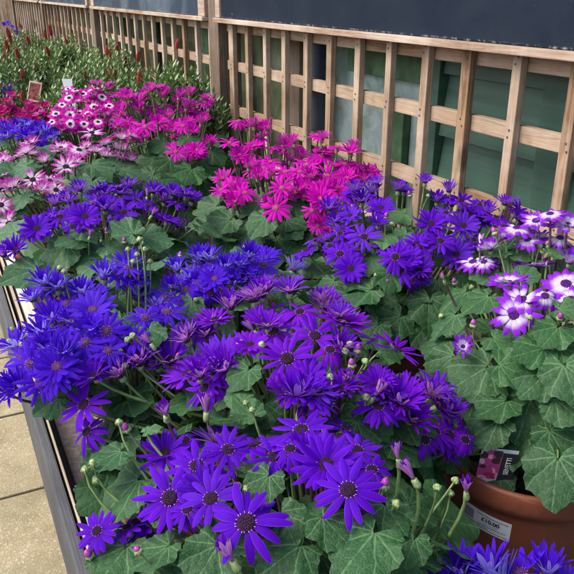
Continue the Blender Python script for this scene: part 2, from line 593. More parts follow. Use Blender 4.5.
# ------------------------------------------------------------------ leaf templates
def leaf_template(seed, rings, seg, kind='broad'):
    r_ = random.Random(seed)
    ph = r_.uniform(-.3, .3)
    lob = r_.uniform(.018, .034)
    curl = r_.uniform(-.1, .38)
    droop = r_.uniform(.0, .35)
    wv = r_.uniform(.02, .05)
    sk = r_.uniform(-.12, .12)
    y0 = .34 if kind == 'broad' else .12
    off = .24 if kind == 'broad' else -.02
    V, U = [(0, y0, 0)], [(0, y0 - off)]
    ts = [(i + 1) / rings for i in range(rings)]
    ts = [t ** .85 for t in ts]
    cy = .42
    for t in ts:
        for k in range(seg):
            a = -math.pi + 2 * math.pi * (k + .5) / seg
            if kind == 'broad':
                rr = .50 + .05 * math.cos(a) + .10 * math.exp(-(a / .30) ** 2)
                rr -= .30 * math.exp(-((abs(a) - math.pi) / .30) ** 2)
                rr += lob * math.cos(7.5 * a + ph * .5) + (.014 * (1 if k % 2 else -1))
            else:
                rr = .30 + .16 * abs(math.cos(a)) ** 1.5 + .10 * math.exp(-(a / .3) ** 2) + .01 * (1 if k % 2 else -1)
            x, y = math.sin(a) * rr, math.cos(a) * rr
            px, py = t * x, y0 * (1 - t) + t * (cy + y)
            px += sk * py * py
            z = -curl * px * px * 1.1 - droop * (py - .2) ** 2 * (1 if py > .2 else .3)
            z += wv * t * t * math.sin(5 * a + ph * 7) + .02 * math.sin(11 * a + 3 * ph) * t ** 3
            z += .05 * abs(px) * (1 - t * .5)
            V.append((px, py, z))
            U.append((px - sk * py * py, py - off))
    F = []
    for k in range(seg):
        F.append((0, 1 + (k + 1) % seg, 1 + k))
    for i in range(rings - 1):
        for k in range(seg):
            a0 = 1 + i * seg + k
            a1 = 1 + i * seg + (k + 1) % seg
            F.append((a0, a1, a1 + seg, a0 + seg))
    V = np.array(V)
    # make the upper face look along +Z
    hf = F[seg // 2]
    v0, v1, v2 = V[hf[0]], V[hf[1]], V[hf[2]]
    if np.cross(v1 - v0, v2 - v0)[2] < 0:
        F = [tuple(reversed(f)) for f in F]
    return V, F, np.array(U)


LEAF_HI = [leaf_template(i, 6, 44) for i in range(6)]
LEAF_LO = [leaf_template(i + 20, 3, 20) for i in range(4)]
LEAF_SM = [leaf_template(i + 40, 4, 20, 'small') for i in range(4)]


def put_leaf(mb, tmpl, base, tip, normal, size, tone, mat=0):
    n = nrm(normal)
    y = Vector(tip) - n * Vector(tip).dot(n)
    y = nrm(y)
    x = y.cross(n)
    Mx = np.array([x[:], y[:], n[:]])
    V, F, U = tmpl
    mb.add(V @ Mx * size + np.array(base[:]), F, U, tone, mat)


# ------------------------------------------------------------------ flower templates (diameter 1)
def flower_mesh(name, mat, seed, n=14, lift=8, bend=-14, width=.092, jl=.13, rows=1, roll=.7, length=.415, jlift=11, r0=.085, missing=0):
    r_ = random.Random(seed)
    mb = MB()
    for row in range(rows):
        for i in range(n):
            if r_.random() < missing:
                continue
            th = 2 * math.pi * (i + .5 * row) / n + r_.uniform(-.10, .10)
            L = length * (1 + r_.uniform(-jl, jl)) * (1 - .16 * row)
            W = width * r_.uniform(.82, 1.1)
            e0 = R(lift + row * 16 + r_.uniform(-jlift, jlift))
            de = R(bend + r_.uniform(-12, 12))
            tw = r_.uniform(-.5, .5)
            nv, nu = 8, 4
            r, z = r0 * .8, .012 + .012 * row
            V, U = [], []
            side = r_.uniform(-.06, .06)
            for j in range(nv + 1):
                v = j / nv
                a = e0 + de * v
                if j:
                    r += L / nv * math.cos(a)
                    z += L / nv * math.sin(a)
                s1 = min(1, v / .45)
                w = W * (.42 + .58 * s1 * s1 * (3 - 2 * s1))
                if v > .55:
                    w *= max(.10, 1 - ((v - .55) / .455) ** 2) ** .62
                for k in range(nu + 1):
                    u = 2 * k / nu - 1
                    q = u * w
                    zz = z - roll * w * (u * u) * .55 + tw * q * v * .6
                    if v > .9 and k == nu // 2:
                        zz += 0
                    rr = r - (.012 if (v > .97 and k == nu // 2) else 0)
                    V.append((rr, q + side * v * v, zz))
                    U.append((u, v))
            F = [(j * (nu + 1) + k, (j + 1) * (nu + 1) + k, (j + 1) * (nu + 1) + k + 1, j * (nu + 1) + k + 1) for j in range(nv) for k in range(nu)]
            V = np.array(V)
            c, s = math.cos(th), math.sin(th)
            V = V @ np.array([[c, s, 0], [-s, c, 0], [0, 0, 1]])
            mb.add(V, F, U)
    return mb.mesh(name, mat)


def disc_mesh(name, mat, r=.105, h=.05):
    mb = MB()
    prof = [(r * .9, -.03), (r, .0), (r * .98, h * .45), (r * .8, h * .85), (r * .5, h), (r * .2, h * .9), (.001, h * .82)]
    mb.lathe(prof, 16)
    for k in range(22):      # anther tips standing proud
        a = k * 2.399
        q = r * math.sqrt((k + .5) / 22)
        zc = h * (1 - (q / r) ** 2 * .55)
        d = .012
        V = [(q * math.cos(a) + d * x, q * math.sin(a) + d * y, zc + d * zz) for x, y, zz in ((1, 0, 0), (-.5, .87, 0), (-.5, -.87, 0), (0, 0, 1.7))]
        mb.add(V, [(0, 1, 3), (1, 2, 3), (2, 0, 3)])
    for k in range(17):      # forked pale stigmas round the disc
        a = k * 2 * math.pi / 17 + (k % 3) * .07
        q = r * (.93 + .1 * ((k * 7) % 5) / 5)
        d = Vector((math.cos(a), math.sin(a), .25)).normalized()
        p = Vector((q * math.cos(a), q * math.sin(a), h * .35))
        mb.tube([p, p + d * .012, p + d * .024], [.004, .005, .003], 4, 1)
    return mb.mesh(name, [mat, M['stigma']])


FL = {}
for nm, mat, disc in (('violet', 'violet', 'disc'), ('purple', 'purple', 'disc'), ('blue', 'blue', 'discblue'),
                      ('magenta', 'magenta', 'discpink'), ('ring', 'ring', 'disc'), ('bicolour', 'bicolour', 'discbi'),
                      ('pale', 'pale', 'disc'), ('rose', 'rose', 'discpink')):
    W = {'blue': .052, 'bicolour': .078, 'violet': .058, 'pale': .060, 'ring': .115, 'purple': .052, 'magenta': .062}.get(nm, .085)
    N = {'blue': 15, 'bicolour': 13, 'ring': 11, 'pale': 12, 'violet': 14, 'purple': 16, 'magenta': 13}.get(nm, 13)
    op = [flower_mesh('petals_' + nm, M[mat], 10 + i, n=N + (i % 3) - 1, lift=(6, 14, -2, 20, 9, 3, 26, 12, 0)[i], bend=(-22, -30, -6, -34, 4, -40, -24, -12, -18)[i], width=W * (1, .9, 1.08, .95, .85, 1, .9, 1.1, .94)[i],
                      jlift=(9, 14, 8, 16, 11, 18, 12, 9, 20)[i], jl=(.1, .16, .08, .14, .12, .2, .13, .1, .18)[i],
                      missing=(0, .05, 0, .08, 0, .1, .04, 0, .06)[i], rows=1 + (i in (4, 7))) for i in range(9)]
    sp = [flower_mesh('spiky_' + nm, M[mat], 40 + i, n=N + 1, lift=34 + 9 * i, bend=-8 + 4 * i, width=W * .62, jl=.16, rows=2, jlift=13, roll=-.9)
          for i in range(3)]
    cl = [flower_mesh('closed_' + nm, M[mat], 90 + i, n=N, lift=74 + 5 * i, bend=6, width=W * .75, jl=.18, rows=2, jlift=9, roll=-1.4, r0=.05) for i in range(2)]
    dr = [flower_mesh('drooped_' + nm, M[mat], 70 + i, n=N, lift=-8, bend=-42 - 10 * i, width=W * .9, jl=.14, jlift=14) for i in range(2)]
    dm = disc_mesh('disc_' + nm, M[disc], .105 if nm not in ('ring', 'magenta', 'rose') else .09)
    FL[nm] = dict(o=op, s=sp, d=dr, c=cl, disc=dm)

SEEN_STEMS = {}


def add_flower(plant, centre, colour, pos, normal, diam, form='o', stem=True, label=None):
    """one flower head: petals mesh > disc, stem"""
    n = nrm(normal)
    me = random.choice(FL[colour][form])
    o = bpy.data.objects.new('flower', me)
    COL.objects.link(o)
    q = n.to_track_quat('Z', 'Y').to_matrix().to_4x4()
    mw = Matrix.Translation(pos) @ q @ Matrix.Rotation(random.uniform(0, 6.28), 4, 'Z') @ Matrix.Diagonal((diam, diam, diam, 1))
    o.parent = plant
    ml = Matrix.Translation(-plant.location) @ mw
    o.matrix_basis = ml
    if form == 'c':
        stem = True
    d = None if form == 'c' else bpy.data.objects.new('disc', FL[colour]['disc'])
    if d:
        COL.objects.link(d)
        d.parent = o
    if stem:
        mb = MB()
        p0 = Vector(pos) - n * diam * .02
        low = Vector((centre[0], centre[1], centre[2]))
        low = low.lerp(Vector((pos[0], pos[1], low.z)), .35)
        if pos[0] < .13:                    # heads leaning over the bench edge: short arching stems
            low = Vector((max(.15, low.x), low.y, pos[2] - .075))
        p1 = p0 - n * .05
        pts = []
        for k in range(8):
            s = k / 7
            a = p0.lerp(p1, s * 2) if s < .5 else p1
            b = p1.lerp(low, s)
            pts.append((p0 * (1 - s) ** 2 + p1 * 2 * s * (1 - s) + low * s * s))
        mb.tube(pts, [.0016 + .0012 * k / 7 for k in range(8)], 6, 0, False)
        # calyx cup under the head
        mb.tube([p0 - n * .011, p0 - n * .008, p0 - n * .003, p0 - n * .0005], [.0022, .045 * diam + .002, .075 * diam, .07 * diam], 8, 1)
        inv = mw.inverted()
        for arr in mb.v:
            for i in range(len(arr)):
                arr[i] = (inv @ Vector(arr[i]))[:]
        mb.obj('stem', [M['stem'] if random.random() < .5 else M['stemdark'], M['bud']], o)
    return o


def add_bud(plant, centre, pos, size=.011, tip=True, direction=None, openness=0.0, colour='budtip'):
    mb = MB()
    pos = Vector(pos)
    d = nrm(direction if direction is not None else (pos - Vector(centre)).normalized() + Vector((0, 0, .8)))
    low = pos - d * .035 + (Vector(centre) - pos) * .25
    mid = pos - d * .03
    pts = [pos * (1 - s) ** 2 + mid * 2 * s * (1 - s) + low * s * s for s in (0, .25, .5, .75, 1)]
    mb.tube(pts, [.0011, .0012, .0014, .0016, .002], 5, 0, False)
    r = size * .5
    prof = [0, .35, .75, 1, .98, .8]
    n = len(prof)
    mb.tube([pos + d * r * (-1 + 2 * i / n) for i in range(n)], [max(.0003, r * k) for k in prof], 9, 1)
    if tip:
        L = 1.0 + openness * 2.2
        mb.tube([pos + d * r * (.55 + L * x) for x in (0, .3, .7, 1)], [r * .78, r * (.8 + .2 * openness), r * (.55 + .35 * openness), r * .12], 9, 2)
    else:
        mb.tube([pos + d * r * (.6 + .6 * x) for x in (0, .5, 1)], [r * .82, r * .6, r * .1], 9, 1)
    # sepals ridges
    for k in range(5):
        a = k * 1.2566
        s = d.orthogonal().normalized()
        s = s * math.cos(a) + d.cross(s) * math.sin(a)
        mb.tube([pos - d * r * .6 + s * r * .8, pos + s * r * 1.02, pos + d * r * .7 + s * r * .8], [.0003, .0008, .0003], 4, 1)
    for arr in mb.v:
        arr -= np.array(plant.location[:])
    return mb.obj('bud', [M['stem'], M['bud'], M[colour]], plant)


# ------------------------------------------------------------------ pots
def add_pot(plant, rad, h, mat, lean=0):
    mb = MB()
    mb.lathe([(rad * .70, 0), (rad * .74, .004), (rad * .92, h * .80), (rad * .935, h * .845), (rad * .985, h * .86), (rad * 1.0, h * .90),
              (rad * 1.0, h * .985), (rad * .985, h), (rad * .945, h), (rad * .92, h * .97), (rad * .88, h * .80)], 48)
    mb.lathe([(.001, .004), (rad * .70, 0)], 48)
    o = mb.obj('pot', M[mat], plant)
    sb = MB()
    rows = [(rad * .885 * q, h * .84 + .006 * math.sin(q * 9)) for q in (1, .7, .4, .02)]
    sb.lathe(rows, 24)
    sb.obj('soil', M['soil'], plant)
    return o


# ------------------------------------------------------------------ whole plants
def dome_hit(x, y, c, rx, ry, rz, jitter=0.0):
    """point of the plant's own flower dome seen along a surveyed line of sight"""
    d = ray(x, y)
    S = Vector((1 / rx, 1 / ry, 1 / rz))
    o = CAM - c
    o_ = Vector((o.x * S.x, o.y * S.y, o.z * S.z))
    d_ = Vector((d.x * S.x, d.y * S.y, d.z * S.z))
    A, B, C = d_.dot(d_), 2 * o_.dot(d_), o_.dot(o_) - 1
    D = B * B - 4 * A * C
    t = (-B - math.sqrt(D)) / (2 * A) if D > 0 else -B / (2 * A)
    t *= 1 + jitter
    p = CAM + d * t
    n = p - c
    n = nrm((n.x * S.x ** 2, n.y * S.y ** 2, n.z * S.z ** 2))
    return p, n, t


def make_plant(cx, cy, dome, flowers, colour, diam, label, pot='pot', potr=.12, poth=.2, hi=True, nleaf=120, leafsize=.085,
               leafmat='leaf', buds=(), heroes=(), extra=0, group='potted cinerarias on the bench', face=.45, spread=1.0, tonebase=.50,
               pot_at=None, seed=1, category='potted plant', low=-.35, nbud=0, xmin=-9, fill=0, leafz=.75):
    """dome = (centre offset x, y, rx, ry, rz, top height above the paving)"""
    random.seed(seed)
    px, py = pot_at if pot_at else (cx, cy)
    plant = empty('potted_cineraria', (px, py, BENCH + .004))
    tag(plant, label, category, group)
    add_pot(plant, potr, poth, pot)
    ox, oy, rx, ry, rz, top = dome
    c = Vector((cx + ox, cy + oy, top - rz))
    crown = Vector((px, py, BENCH + poth * .9))
    heart = crown.lerp(Vector((c.x, c.y, c.z)), .6)
    pl = np.array(plant.location[:])
    # foliage
    mb = MB()
    T = LEAF_HI if hi else LEAF_LO
    nleaf = int(nleaf * .8)
    for i in range(nleaf):
        q = (i + .5) / nleaf
        zz = 1 - q * (1 - low)
        a = i * 2.39996 + random.uniform(-.3, .3)
        lay = random.choice((1.03, .97, .86, .70))
        rr = math.sqrt(max(0, 1 - zz * zz)) if zz > 0 else 1.0 + zz * .15
        sh = (.84 if zz > .3 else .92) * lay
        p = Vector((c.x + rx * sh * rr * math.cos(a), c.y + ry * sh * rr * math.sin(a), c.z + rz * .80 * zz * lay - (.02 if lay < 1 else 0)))
        p.z = max(p.z, BENCH + poth * leafz)
        if leafz > 1 and p.z < BENCH + poth * 1.3 and math.hypot(p.x - px, p.y - py) < potr + .06 and math.sin(a - 2.2) < 0:
            continue
        if p.x < xmin:
            continue
        out = Vector((math.cos(a), math.sin(a), 0))
        tip = out * 1.0 + Vector((random.uniform(-.7, .7), random.uniform(-.7, .7), random.uniform(-.55, .05)))
        n = Vector((0, 0, 1.0)) + out * (.2 + .42 * (1 - max(0, zz))) * random.uniform(.5, 1.1) + Vector((random.uniform(-.6, .6), random.uniform(-.6, .6), 0))
        size = leafsize * random.uniform(.5, 1.0) * (1.0 if zz < .6 else .72)
        base = p - nrm(tip) * size * .45
        tone = min(1, max(0, random.gauss(tonebase, .24) + (.08 if zz > .6 else -.04)))
        sm = hi and random.random() < .16
        put_leaf(mb, random.choice(LEAF_SM if sm else T), base, tip, n, size * (.6 if sm else 1), tone)
        # petiole
        if hi or random.random() < .3:
            lowp = heart.lerp(crown, random.uniform(.2, .9))
            n2 = nrm(n)
            start = base + nrm(tip - n2 * tip.dot(n2)) * size * .26 - n2 * size * .03
            mid = start - nrm(tip) * size * .35 - n2 * .012
            pts = [start * (1 - s) ** 2 + mid * 2 * s * (1 - s) + lowp * s * s for s in (0, .2, .45, .7, 1)]
            mb.tube(pts, [.0013, .0014, .0018, .0022, .0026], 5, 1, False)
    for he in heroes:
        hx, hy, hs, ang, tone = he[:5]
        pull = he[5] if len(he) > 5 else 1.0
        p, n, t = dome_hit(hx, hy, c, rx * .93, ry * .93, rz * .93, random.uniform(-.02, .035))
        if pull != 1.0:                      # a leaf hanging out over the rim of its pot
            p = CAM + (p - CAM) * pull
        tipdir = RGT * math.cos(R(ang)) + UPV * math.sin(R(ang))
        nn = nrm(n * .5 + Vector((0, 0, .7)) - ray(hx, hy).normalized() * .4 + Vector((random.uniform(-.38, .38), random.uniform(-.38, .38), 0)))
        size = min(.15, hs * t / FPX)
        tp = tipdir - nn * tipdir.dot(nn)
        base = p - nrm(tp) * size * .45
        put_leaf(mb, random.choice(LEAF_HI), base, tp, nn, size, tone)
        start = base + nrm(tp) * size * .26 - nn * size * .03
        mid = start - nrm(tp) * size * .3 - nn * .01
        pts = [start * (1 - s) ** 2 + mid * 2 * s * (1 - s) + heart * s * s for s in (0, .2, .45, .7, 1)]
        mb.tube(pts, [.0014, .0015, .0019, .0023, .0028], 6, 1, False)
    for arr in mb.v:
        arr -= pl
    mb.obj('foliage', [M[leafmat], M['stem']], plant)
    # branching stalks from the soil
    sb = MB()
    for k in range(9):
        a = k * .7 + random.uniform(-.2, .2)
        e = heart + Vector((math.cos(a) * rx * .4, math.sin(a) * ry * .4, rz * .25))
        m = crown + Vector((math.cos(a) * .02, math.sin(a) * .02, (e.z - crown.z) * .6))
        st = crown + Vector((math.cos(a) * .012, math.sin(a) * .012, -.02))
        pts = [st * (1 - s) ** 2 + m * 2 * s * (1 - s) + e * s * s for s in (0, .25, .5, .75, 1)]
        sb.tube(pts, [.0055, .005, .0045, .0038, .0025], 7)
    for arr in sb.v:
        arr -= pl
    sb.obj('stalk', M['stem'], plant)
    # surveyed flowers
    for fl in flowers:
        x, y = fl[0], fl[1]
        k = fl[2] if len(fl) > 2 else 1.0
        form = fl[3] if len(fl) > 3 else 'o'
        fc = fl[4] if len(fl) > 4 else face
        p, n, t = dome_hit(x, y, c, rx, ry, rz, random.uniform(-.012, .012))
        v = -ray(x, y).normalized()
        nn = nrm(n * .5 + Vector((0, 0, 1)) * (.7 - .4 * fc) + v * fc * 1.3 + Vector((random.uniform(-.22, .22), random.uniform(-.22, .22), 0)))
        col = colour if len(fl) < 6 else fl[5]
        add_flower(plant, heart, col, p, nn, diam * k, form)
    base_list = [f for f in flowers if len(f) < 6]
    for i in range(fill):
        f = random.choice(base_list)
        x, y = f[0] + random.uniform(-1, 1) * spread * 14, f[1] + random.uniform(-.8, 1) * spread * 9
        p, n, t = dome_hit(x, y, c, rx * .97, ry * .97, rz * .95, random.uniform(-.004, .02))
        if p.x < .07:
            continue
        nn = nrm(n * .7 + Vector((0, 0, .55)) - ray(x, y).normalized() * random.uniform(-.1, .7) + Vector((random.uniform(-.4, .4), random.uniform(-.4, .4), 0)))
        add_flower(plant, heart, colour, p, nn, diam * random.uniform(.66, .95), random.choice('oossd' if hi else 'ooss'))
    # the sides turned away carry flowers as well
    for i in range(extra):
        a = random.uniform(0, 6.28)
        zz = random.uniform(.35, .95)
        rr = math.sqrt(1 - zz * zz)
        d = Vector((rr * math.cos(a), rr * math.sin(a), zz))
        toward = (CAM - c).normalized()
        if d.dot(Vector((toward.x, toward.y, .1)).normalized()) > .25:
            d.x, d.y = -d.x, -d.y
        p = Vector((c.x + rx * d.x, c.y + ry * d.y, c.z + rz * d.z - .01))
        add_flower(plant, heart, colour, p, nrm(d + Vector((0, 0, .8))), diam, random.choice('oos'))
    for b in buds:
        x, y = b[0], b[1]
        p, n, t = dome_hit(x, y, c, rx, ry, rz, random.uniform(-.01, .01))
        if len(b) > 4 and b[4] >= .5:          # bud just breaking: a brush of rolled petals
            cc = {'violet': 'purple', 'bicolour': 'pale', 'blue': 'purple'}.get(colour, colour)
            add_flower(plant, heart, cc, p, nrm(n * .4 + Vector((random.uniform(-.7, .7), random.uniform(-.7, .7), .8))), .036 if b[2] < .017 else .046, 'c')
            continue
        add_bud(plant, heart, p, min(.0095, b[2] * .8), tip=(len(b) > 3 and b[3] > 0), openness=(b[4] if len(b) > 4 else .2),
                direction=nrm(n * .5 + Vector((random.uniform(-.5, .5), random.uniform(-.5, .5), .8))))
    for i in range(nbud):
        a = random.uniform(0, 6.28)
        zz = random.uniform(.3, .9)
        rr = math.sqrt(1 - zz * zz) * .97
        p = Vector((c.x + rx * rr * math.cos(a), c.y + ry * rr * math.sin(a), c.z + rz * zz * .97))
        add_bud(plant, heart, p, random.uniform(.007, .011), tip=random.random() < .4, openness=.1)
    return plant, c, heart


# ================================================================== THE SETTING
g = MB()
g.box(-40, 40, -40, 60, -.30, -.006)
tag(g.obj('ground', M['grout'], None, False), kind='structure')

pv = MB()
S = .50
for i in range(-5, 8):
    for j in range(-4, 28):
        x0 = -.45 + (i - 1) * .60
        y0 = .07 + j * S
        if x0 > 1.2 or x0 < -3:
            continue
        dz = random.uniform(-.0015, .0015)
        pv.box(x0 + .005, x0 + .595, y0 + .006, y0 + S - .006, -.05, .0 + dz, bev=.004, tone=random.random())
tag(pv.obj('paving', M['paving'], None, False), kind='structure')

# ------------------------------------------------------------------ display bench
bench = empty('display_bench', (.5, 4.5, 0))
tag(bench, 'long low display bench with gravelly top and dark timber edge under the potted flowers', 'bench')


def part(mb, name, mat, root, smooth=False):
    for arr in mb.v:
        arr -= np.array(root.location[:])
    return mb.obj(name, mat, root, smooth)


y0, y1 = -.6, 10.4
m = MB(); m.box(.0985, .1235, y0 + .002, y1 - .002, BENCH - .06, BENCH - .025); part(m, 'gap_shade', M['gap_shade'], bench)  # black strip added to stand for the shaded gap behind the edge
m = MB(); m.box(.124, .955, y0, y1, BENCH - .03, BENCH); part(m, 'deck', M['deck'], bench)
m = MB(); m.box(.078, .097, y0, y1, BENCH - .11, BENCH + .052, bev=.003); part(m, 'edge_board', M['benchdark'], bench)
m = MB(); m.box(.1015, .106, y0, y1, BENCH - .10, BENCH + .048, bev=.0015); part(m, 'edge_strip', M['benchtan'], bench)
m = MB(); m.box(.116, .123, 1.7, y1, BENCH - .09, BENCH + .050, bev=.0015); part(m, 'edge_strip', M['benchtan'], bench)
m = MB(); m.box(.131, .158, 1.72, y1, BENCH - .10, BENCH + .056, bev=.003); part(m, 'side_board', M['benchpale'], bench)
m = MB(); m.box(.957, .98, y0, y1, BENCH - .10, BENCH + .04, bev=.003); part(m, 'back_board', M['benchtan'], bench)
for yy in (-.4, 1.6, 3.6, 5.6, 7.6, 9.6):
    for xx in (.18, .88):
        m = MB(); m.box(xx, xx + .06, yy, yy + .06, 0, BENCH - .031, bev=.003); part(m, 'leg', M['benchdark'], bench)

# ------------------------------------------------------------------ trellis, posts, chalkboards
FX = 1.02     # front face of the rails
TOPZ, MIDZ, LOWZ = EYE - .125, EYE - .262, EYE - .422
posts = [.46, 2.68, 4.84, 6.93, 9.10, 11.2]
plab = ['stout timber post at the near end of the trellis',
        'dark weathered post between the black chalkboard and the blue one',
        'weathered post left of the blue grey chalkboard', 'thin weathered post farther along the trellis',
        'distant timber post in the top left corner', 'farthest timber post at the end of the trellis']
for y, lb in zip(posts, plab):
    p = empty('fence_post', (FX + .02, y, 0))
    m = MB(); m.box(FX - .030, FX + .060, y - .05, y + .05, 0, EYE + .75, bev=.004); part(m, 'post', M['post'], p)
    m = MB(); m.box(FX - .040, FX + .070, y - .06, y + .06, EYE + .751, EYE + .775, bev=.004); part(m, 'cap', M['post'], p)
    tag(p, lb, 'post', 'posts along the trellis')

panels = [(posts[0] + .06, posts[1] - .06, [2.536 - .1455 * k for k in range(14)], 'weathered open trellis panel below the large black chalkboard'),
          (posts[1] + .06, posts[2] - .06, [2.76 + .158 * k for k in range(13)], 'weathered trellis panel below the blue grey chalkboard'),
          (posts[2] + .06, posts[3] - .06, [4.95 + .158 * k for k in range(13)], 'weathered trellis panel behind the far shrubs'),
          (posts[3] + .06, posts[4] - .06, [7.02 + .158 * k for k in range(13)], 'pale trellis panel near the top left corner'),
          (posts[4] + .06, posts[5] - .06, [9.22 + .158 * k for k in range(13)], 'farthest trellis panel, cut by the left edge')]
for pi, (a, b, slats, lb) in enumerate(panels):
    p = empty('trellis_panel', (FX, (a + b) / 2, BENCH))
    tag(p, lb, 'trellis', 'trellis panels behind the bench')
    for z, hh in ((TOPZ, .040), (MIDZ, .033), (LOWZ, .034), (LOWZ - .16, .034), (LOWZ - .32, .034)):
        m = MB(); m.box(FX, FX + .020, a, b, z - hh / 2, z + hh / 2, bev=.002); part(m, 'rail', M['rail'], p)
    for s in slats:
        if s < a + .01 or s > b - .01:
            continue
        w = .026 + random.uniform(-.003, .003)
        if abs(s - 2.536) < .01:
            w = .042
        tl = random.uniform(-.003, .003)
        m = MB(); m.box(FX - .018, FX - .001, s - w / 2 + tl, s + w / 2 + tl, BENCH - .1, TOPZ + .021, bev=.0022)
        o = part(m, 'batten', M['batten'], p)
        for z in (TOPZ, MIDZ, LOWZ):
            for dz in (-.006, .008):
                nl = MB()
                nl.lathe([(.0001, 0), (.0022, 0), (.0022, .0012), (.0001, .0015)], 8)
                A = nl.v[-1]
                B = A.copy()
                A[:, 0] = FX - .018 - B[:, 2] - .0002
                A[:, 1] = s + B[:, 0] + random.uniform(-.004, .004)
                A[:, 2] = z + dz + B[:, 1]
                A -= np.array(p.location[:])
                if s < 4.9:
                    nl.obj('nail', M['metal'], o, False)

for a, b, mat, lb, br in ((posts[0] + .10, posts[1] - .056, 'slate', 'large black chalkboard above the nearest trellis panel', .045),
                          (posts[1] + .056, posts[2] - .056, 'slateblue', 'blue grey chalkboard with painted-in sky sheen and smeared chalk drawing', .075),
                          (posts[2] + .056, posts[3] - .056, 'slateblue', 'small far chalkboard beyond the second post', .06),
                          (posts[3] + .056, posts[4] - .056, 'slateblue', 'farthest chalkboard at the top left corner', .06)):
    p = empty('chalkboard', (FX - .03, (a + b) / 2, EYE - .10))
    tag(p, lb, 'chalkboard', 'chalkboards on the trellis')
    zb = EYE - .100
    m = MB(); m.box(FX - .034, FX - .018, a + br, b - br, zb + .004, EYE + .62, bev=.002); part(m, 'writing_surface', M[mat], p)
    m = MB(); m.box(FX - .052, FX + .0, a, b, zb - .012, zb + .003, bev=.002); part(m, 'ledge', M['frame'], p)
    for q in (a, b - br):
        m = MB(); m.box(FX - .042, FX - .006, q, q + br - .001, zb + .004, EYE + .62, bev=.003); part(m, 'frame', M['frame'], p)
    m = MB(); m.box(FX - .042, FX - .006, a, b, EYE + .621, EYE + .67, bev=.003); part(m, 'frame', M['frame'], p)

# chalk drawing remnants on the blue board (loose wiped curves)
# ------------------------------------------------------------------ building behind the trellis
shed = empty('green_shed', (1.4, 5, 0))
tag(shed, 'dark green boarded shed seen through the trellis', 'shed')
WX = 1.13
m = MB()
z = 0.0
while z < 2.5:       # overlapping boards
    V = [(WX - .020, -.8, z), (WX - .020, 1.44, z), (WX, 1.44, z + .145), (WX, -.8, z + .145),
         (WX + .03, -.8, z), (WX + .03, 1.44, z), (WX + .03, 1.44, z + .145), (WX + .03, -.8, z + .145)]
    m.add(V, [(0, 3, 2, 1), (4, 5, 6, 7), (0, 1, 5, 4), (3, 7, 6, 2), (0, 4, 7, 3), (1, 2, 6, 5)])
    z += .146
part(m, 'cladding', M['cladding'], shed)
m = MB(); m.box(WX - .03, WX + .03, 1.442, 1.50, 0, 2.5, bev=.003); part(m, 'corner_board', M['cladding'], shed)
m = MB(); m.box(WX - .034, WX - .022, 1.02, 1.10, 0, 2.5, bev=.003); part(m, 'cover_strip', M['cladding'], shed)
m = MB(); m.box(WX + .010, WX + .03, 1.503, 2.25, 0, 2.5); part(m, 'pane', M['pane'], shed)
m = MB(); m.box(WX - .016, WX + .008, 1.503, 1.90, EYE - .222, EYE - .150, bev=.003); part(m, 'glazing_bar', M['algae'], shed)
m = MB(); m.box(WX - .016, WX + .008, 1.503, 1.90, EYE - .148, EYE + .02, bev=.003); part(m, 'glazing_bar', M['shedtrim'], shed)
m = MB(); m.box(WX - .016, WX + .008, 1.60, 1.66, EYE - .60, EYE - .30, bev=.003); part(m, 'glazing_bar', M['algae'], shed)
m = MB(); m.box(WX + .010, WX + .03, 2.253, 11.4, 0, 2.5); part(m, 'pane', M['paneolive'], shed)
m = MB(); m.box(WX - .012, WX + .008, 2.22, 2.30, 0, 2.5, bev=.003); part(m, 'glazing_bar', M['post'], shed)
for yy in (3.1, 3.9, 4.7, 5.5, 6.4, 7.3, 8.2, 9.1, 10):
    m = MB(); m.box(WX - .012, WX + .008, yy, yy + .07, 0, 2.5, bev=.003); part(m, 'glazing_bar', M['algae'] if int(yy * 10) % 2 else M['post'], shed)
m = MB(); m.tube([(1.075, 2.02, 0), (1.075, 2.02, 2.5)], .032, 16); part(m, 'drainpipe', M['pipe'], shed, True)
m = MB(); m.box(1.08, 5.0, -.9, 11.5, 2.503, 2.56); part(m, 'roof', M['pipe'], shed)

# ================================================================== THE PLANTS
G = 'potted cinerarias on the bench'
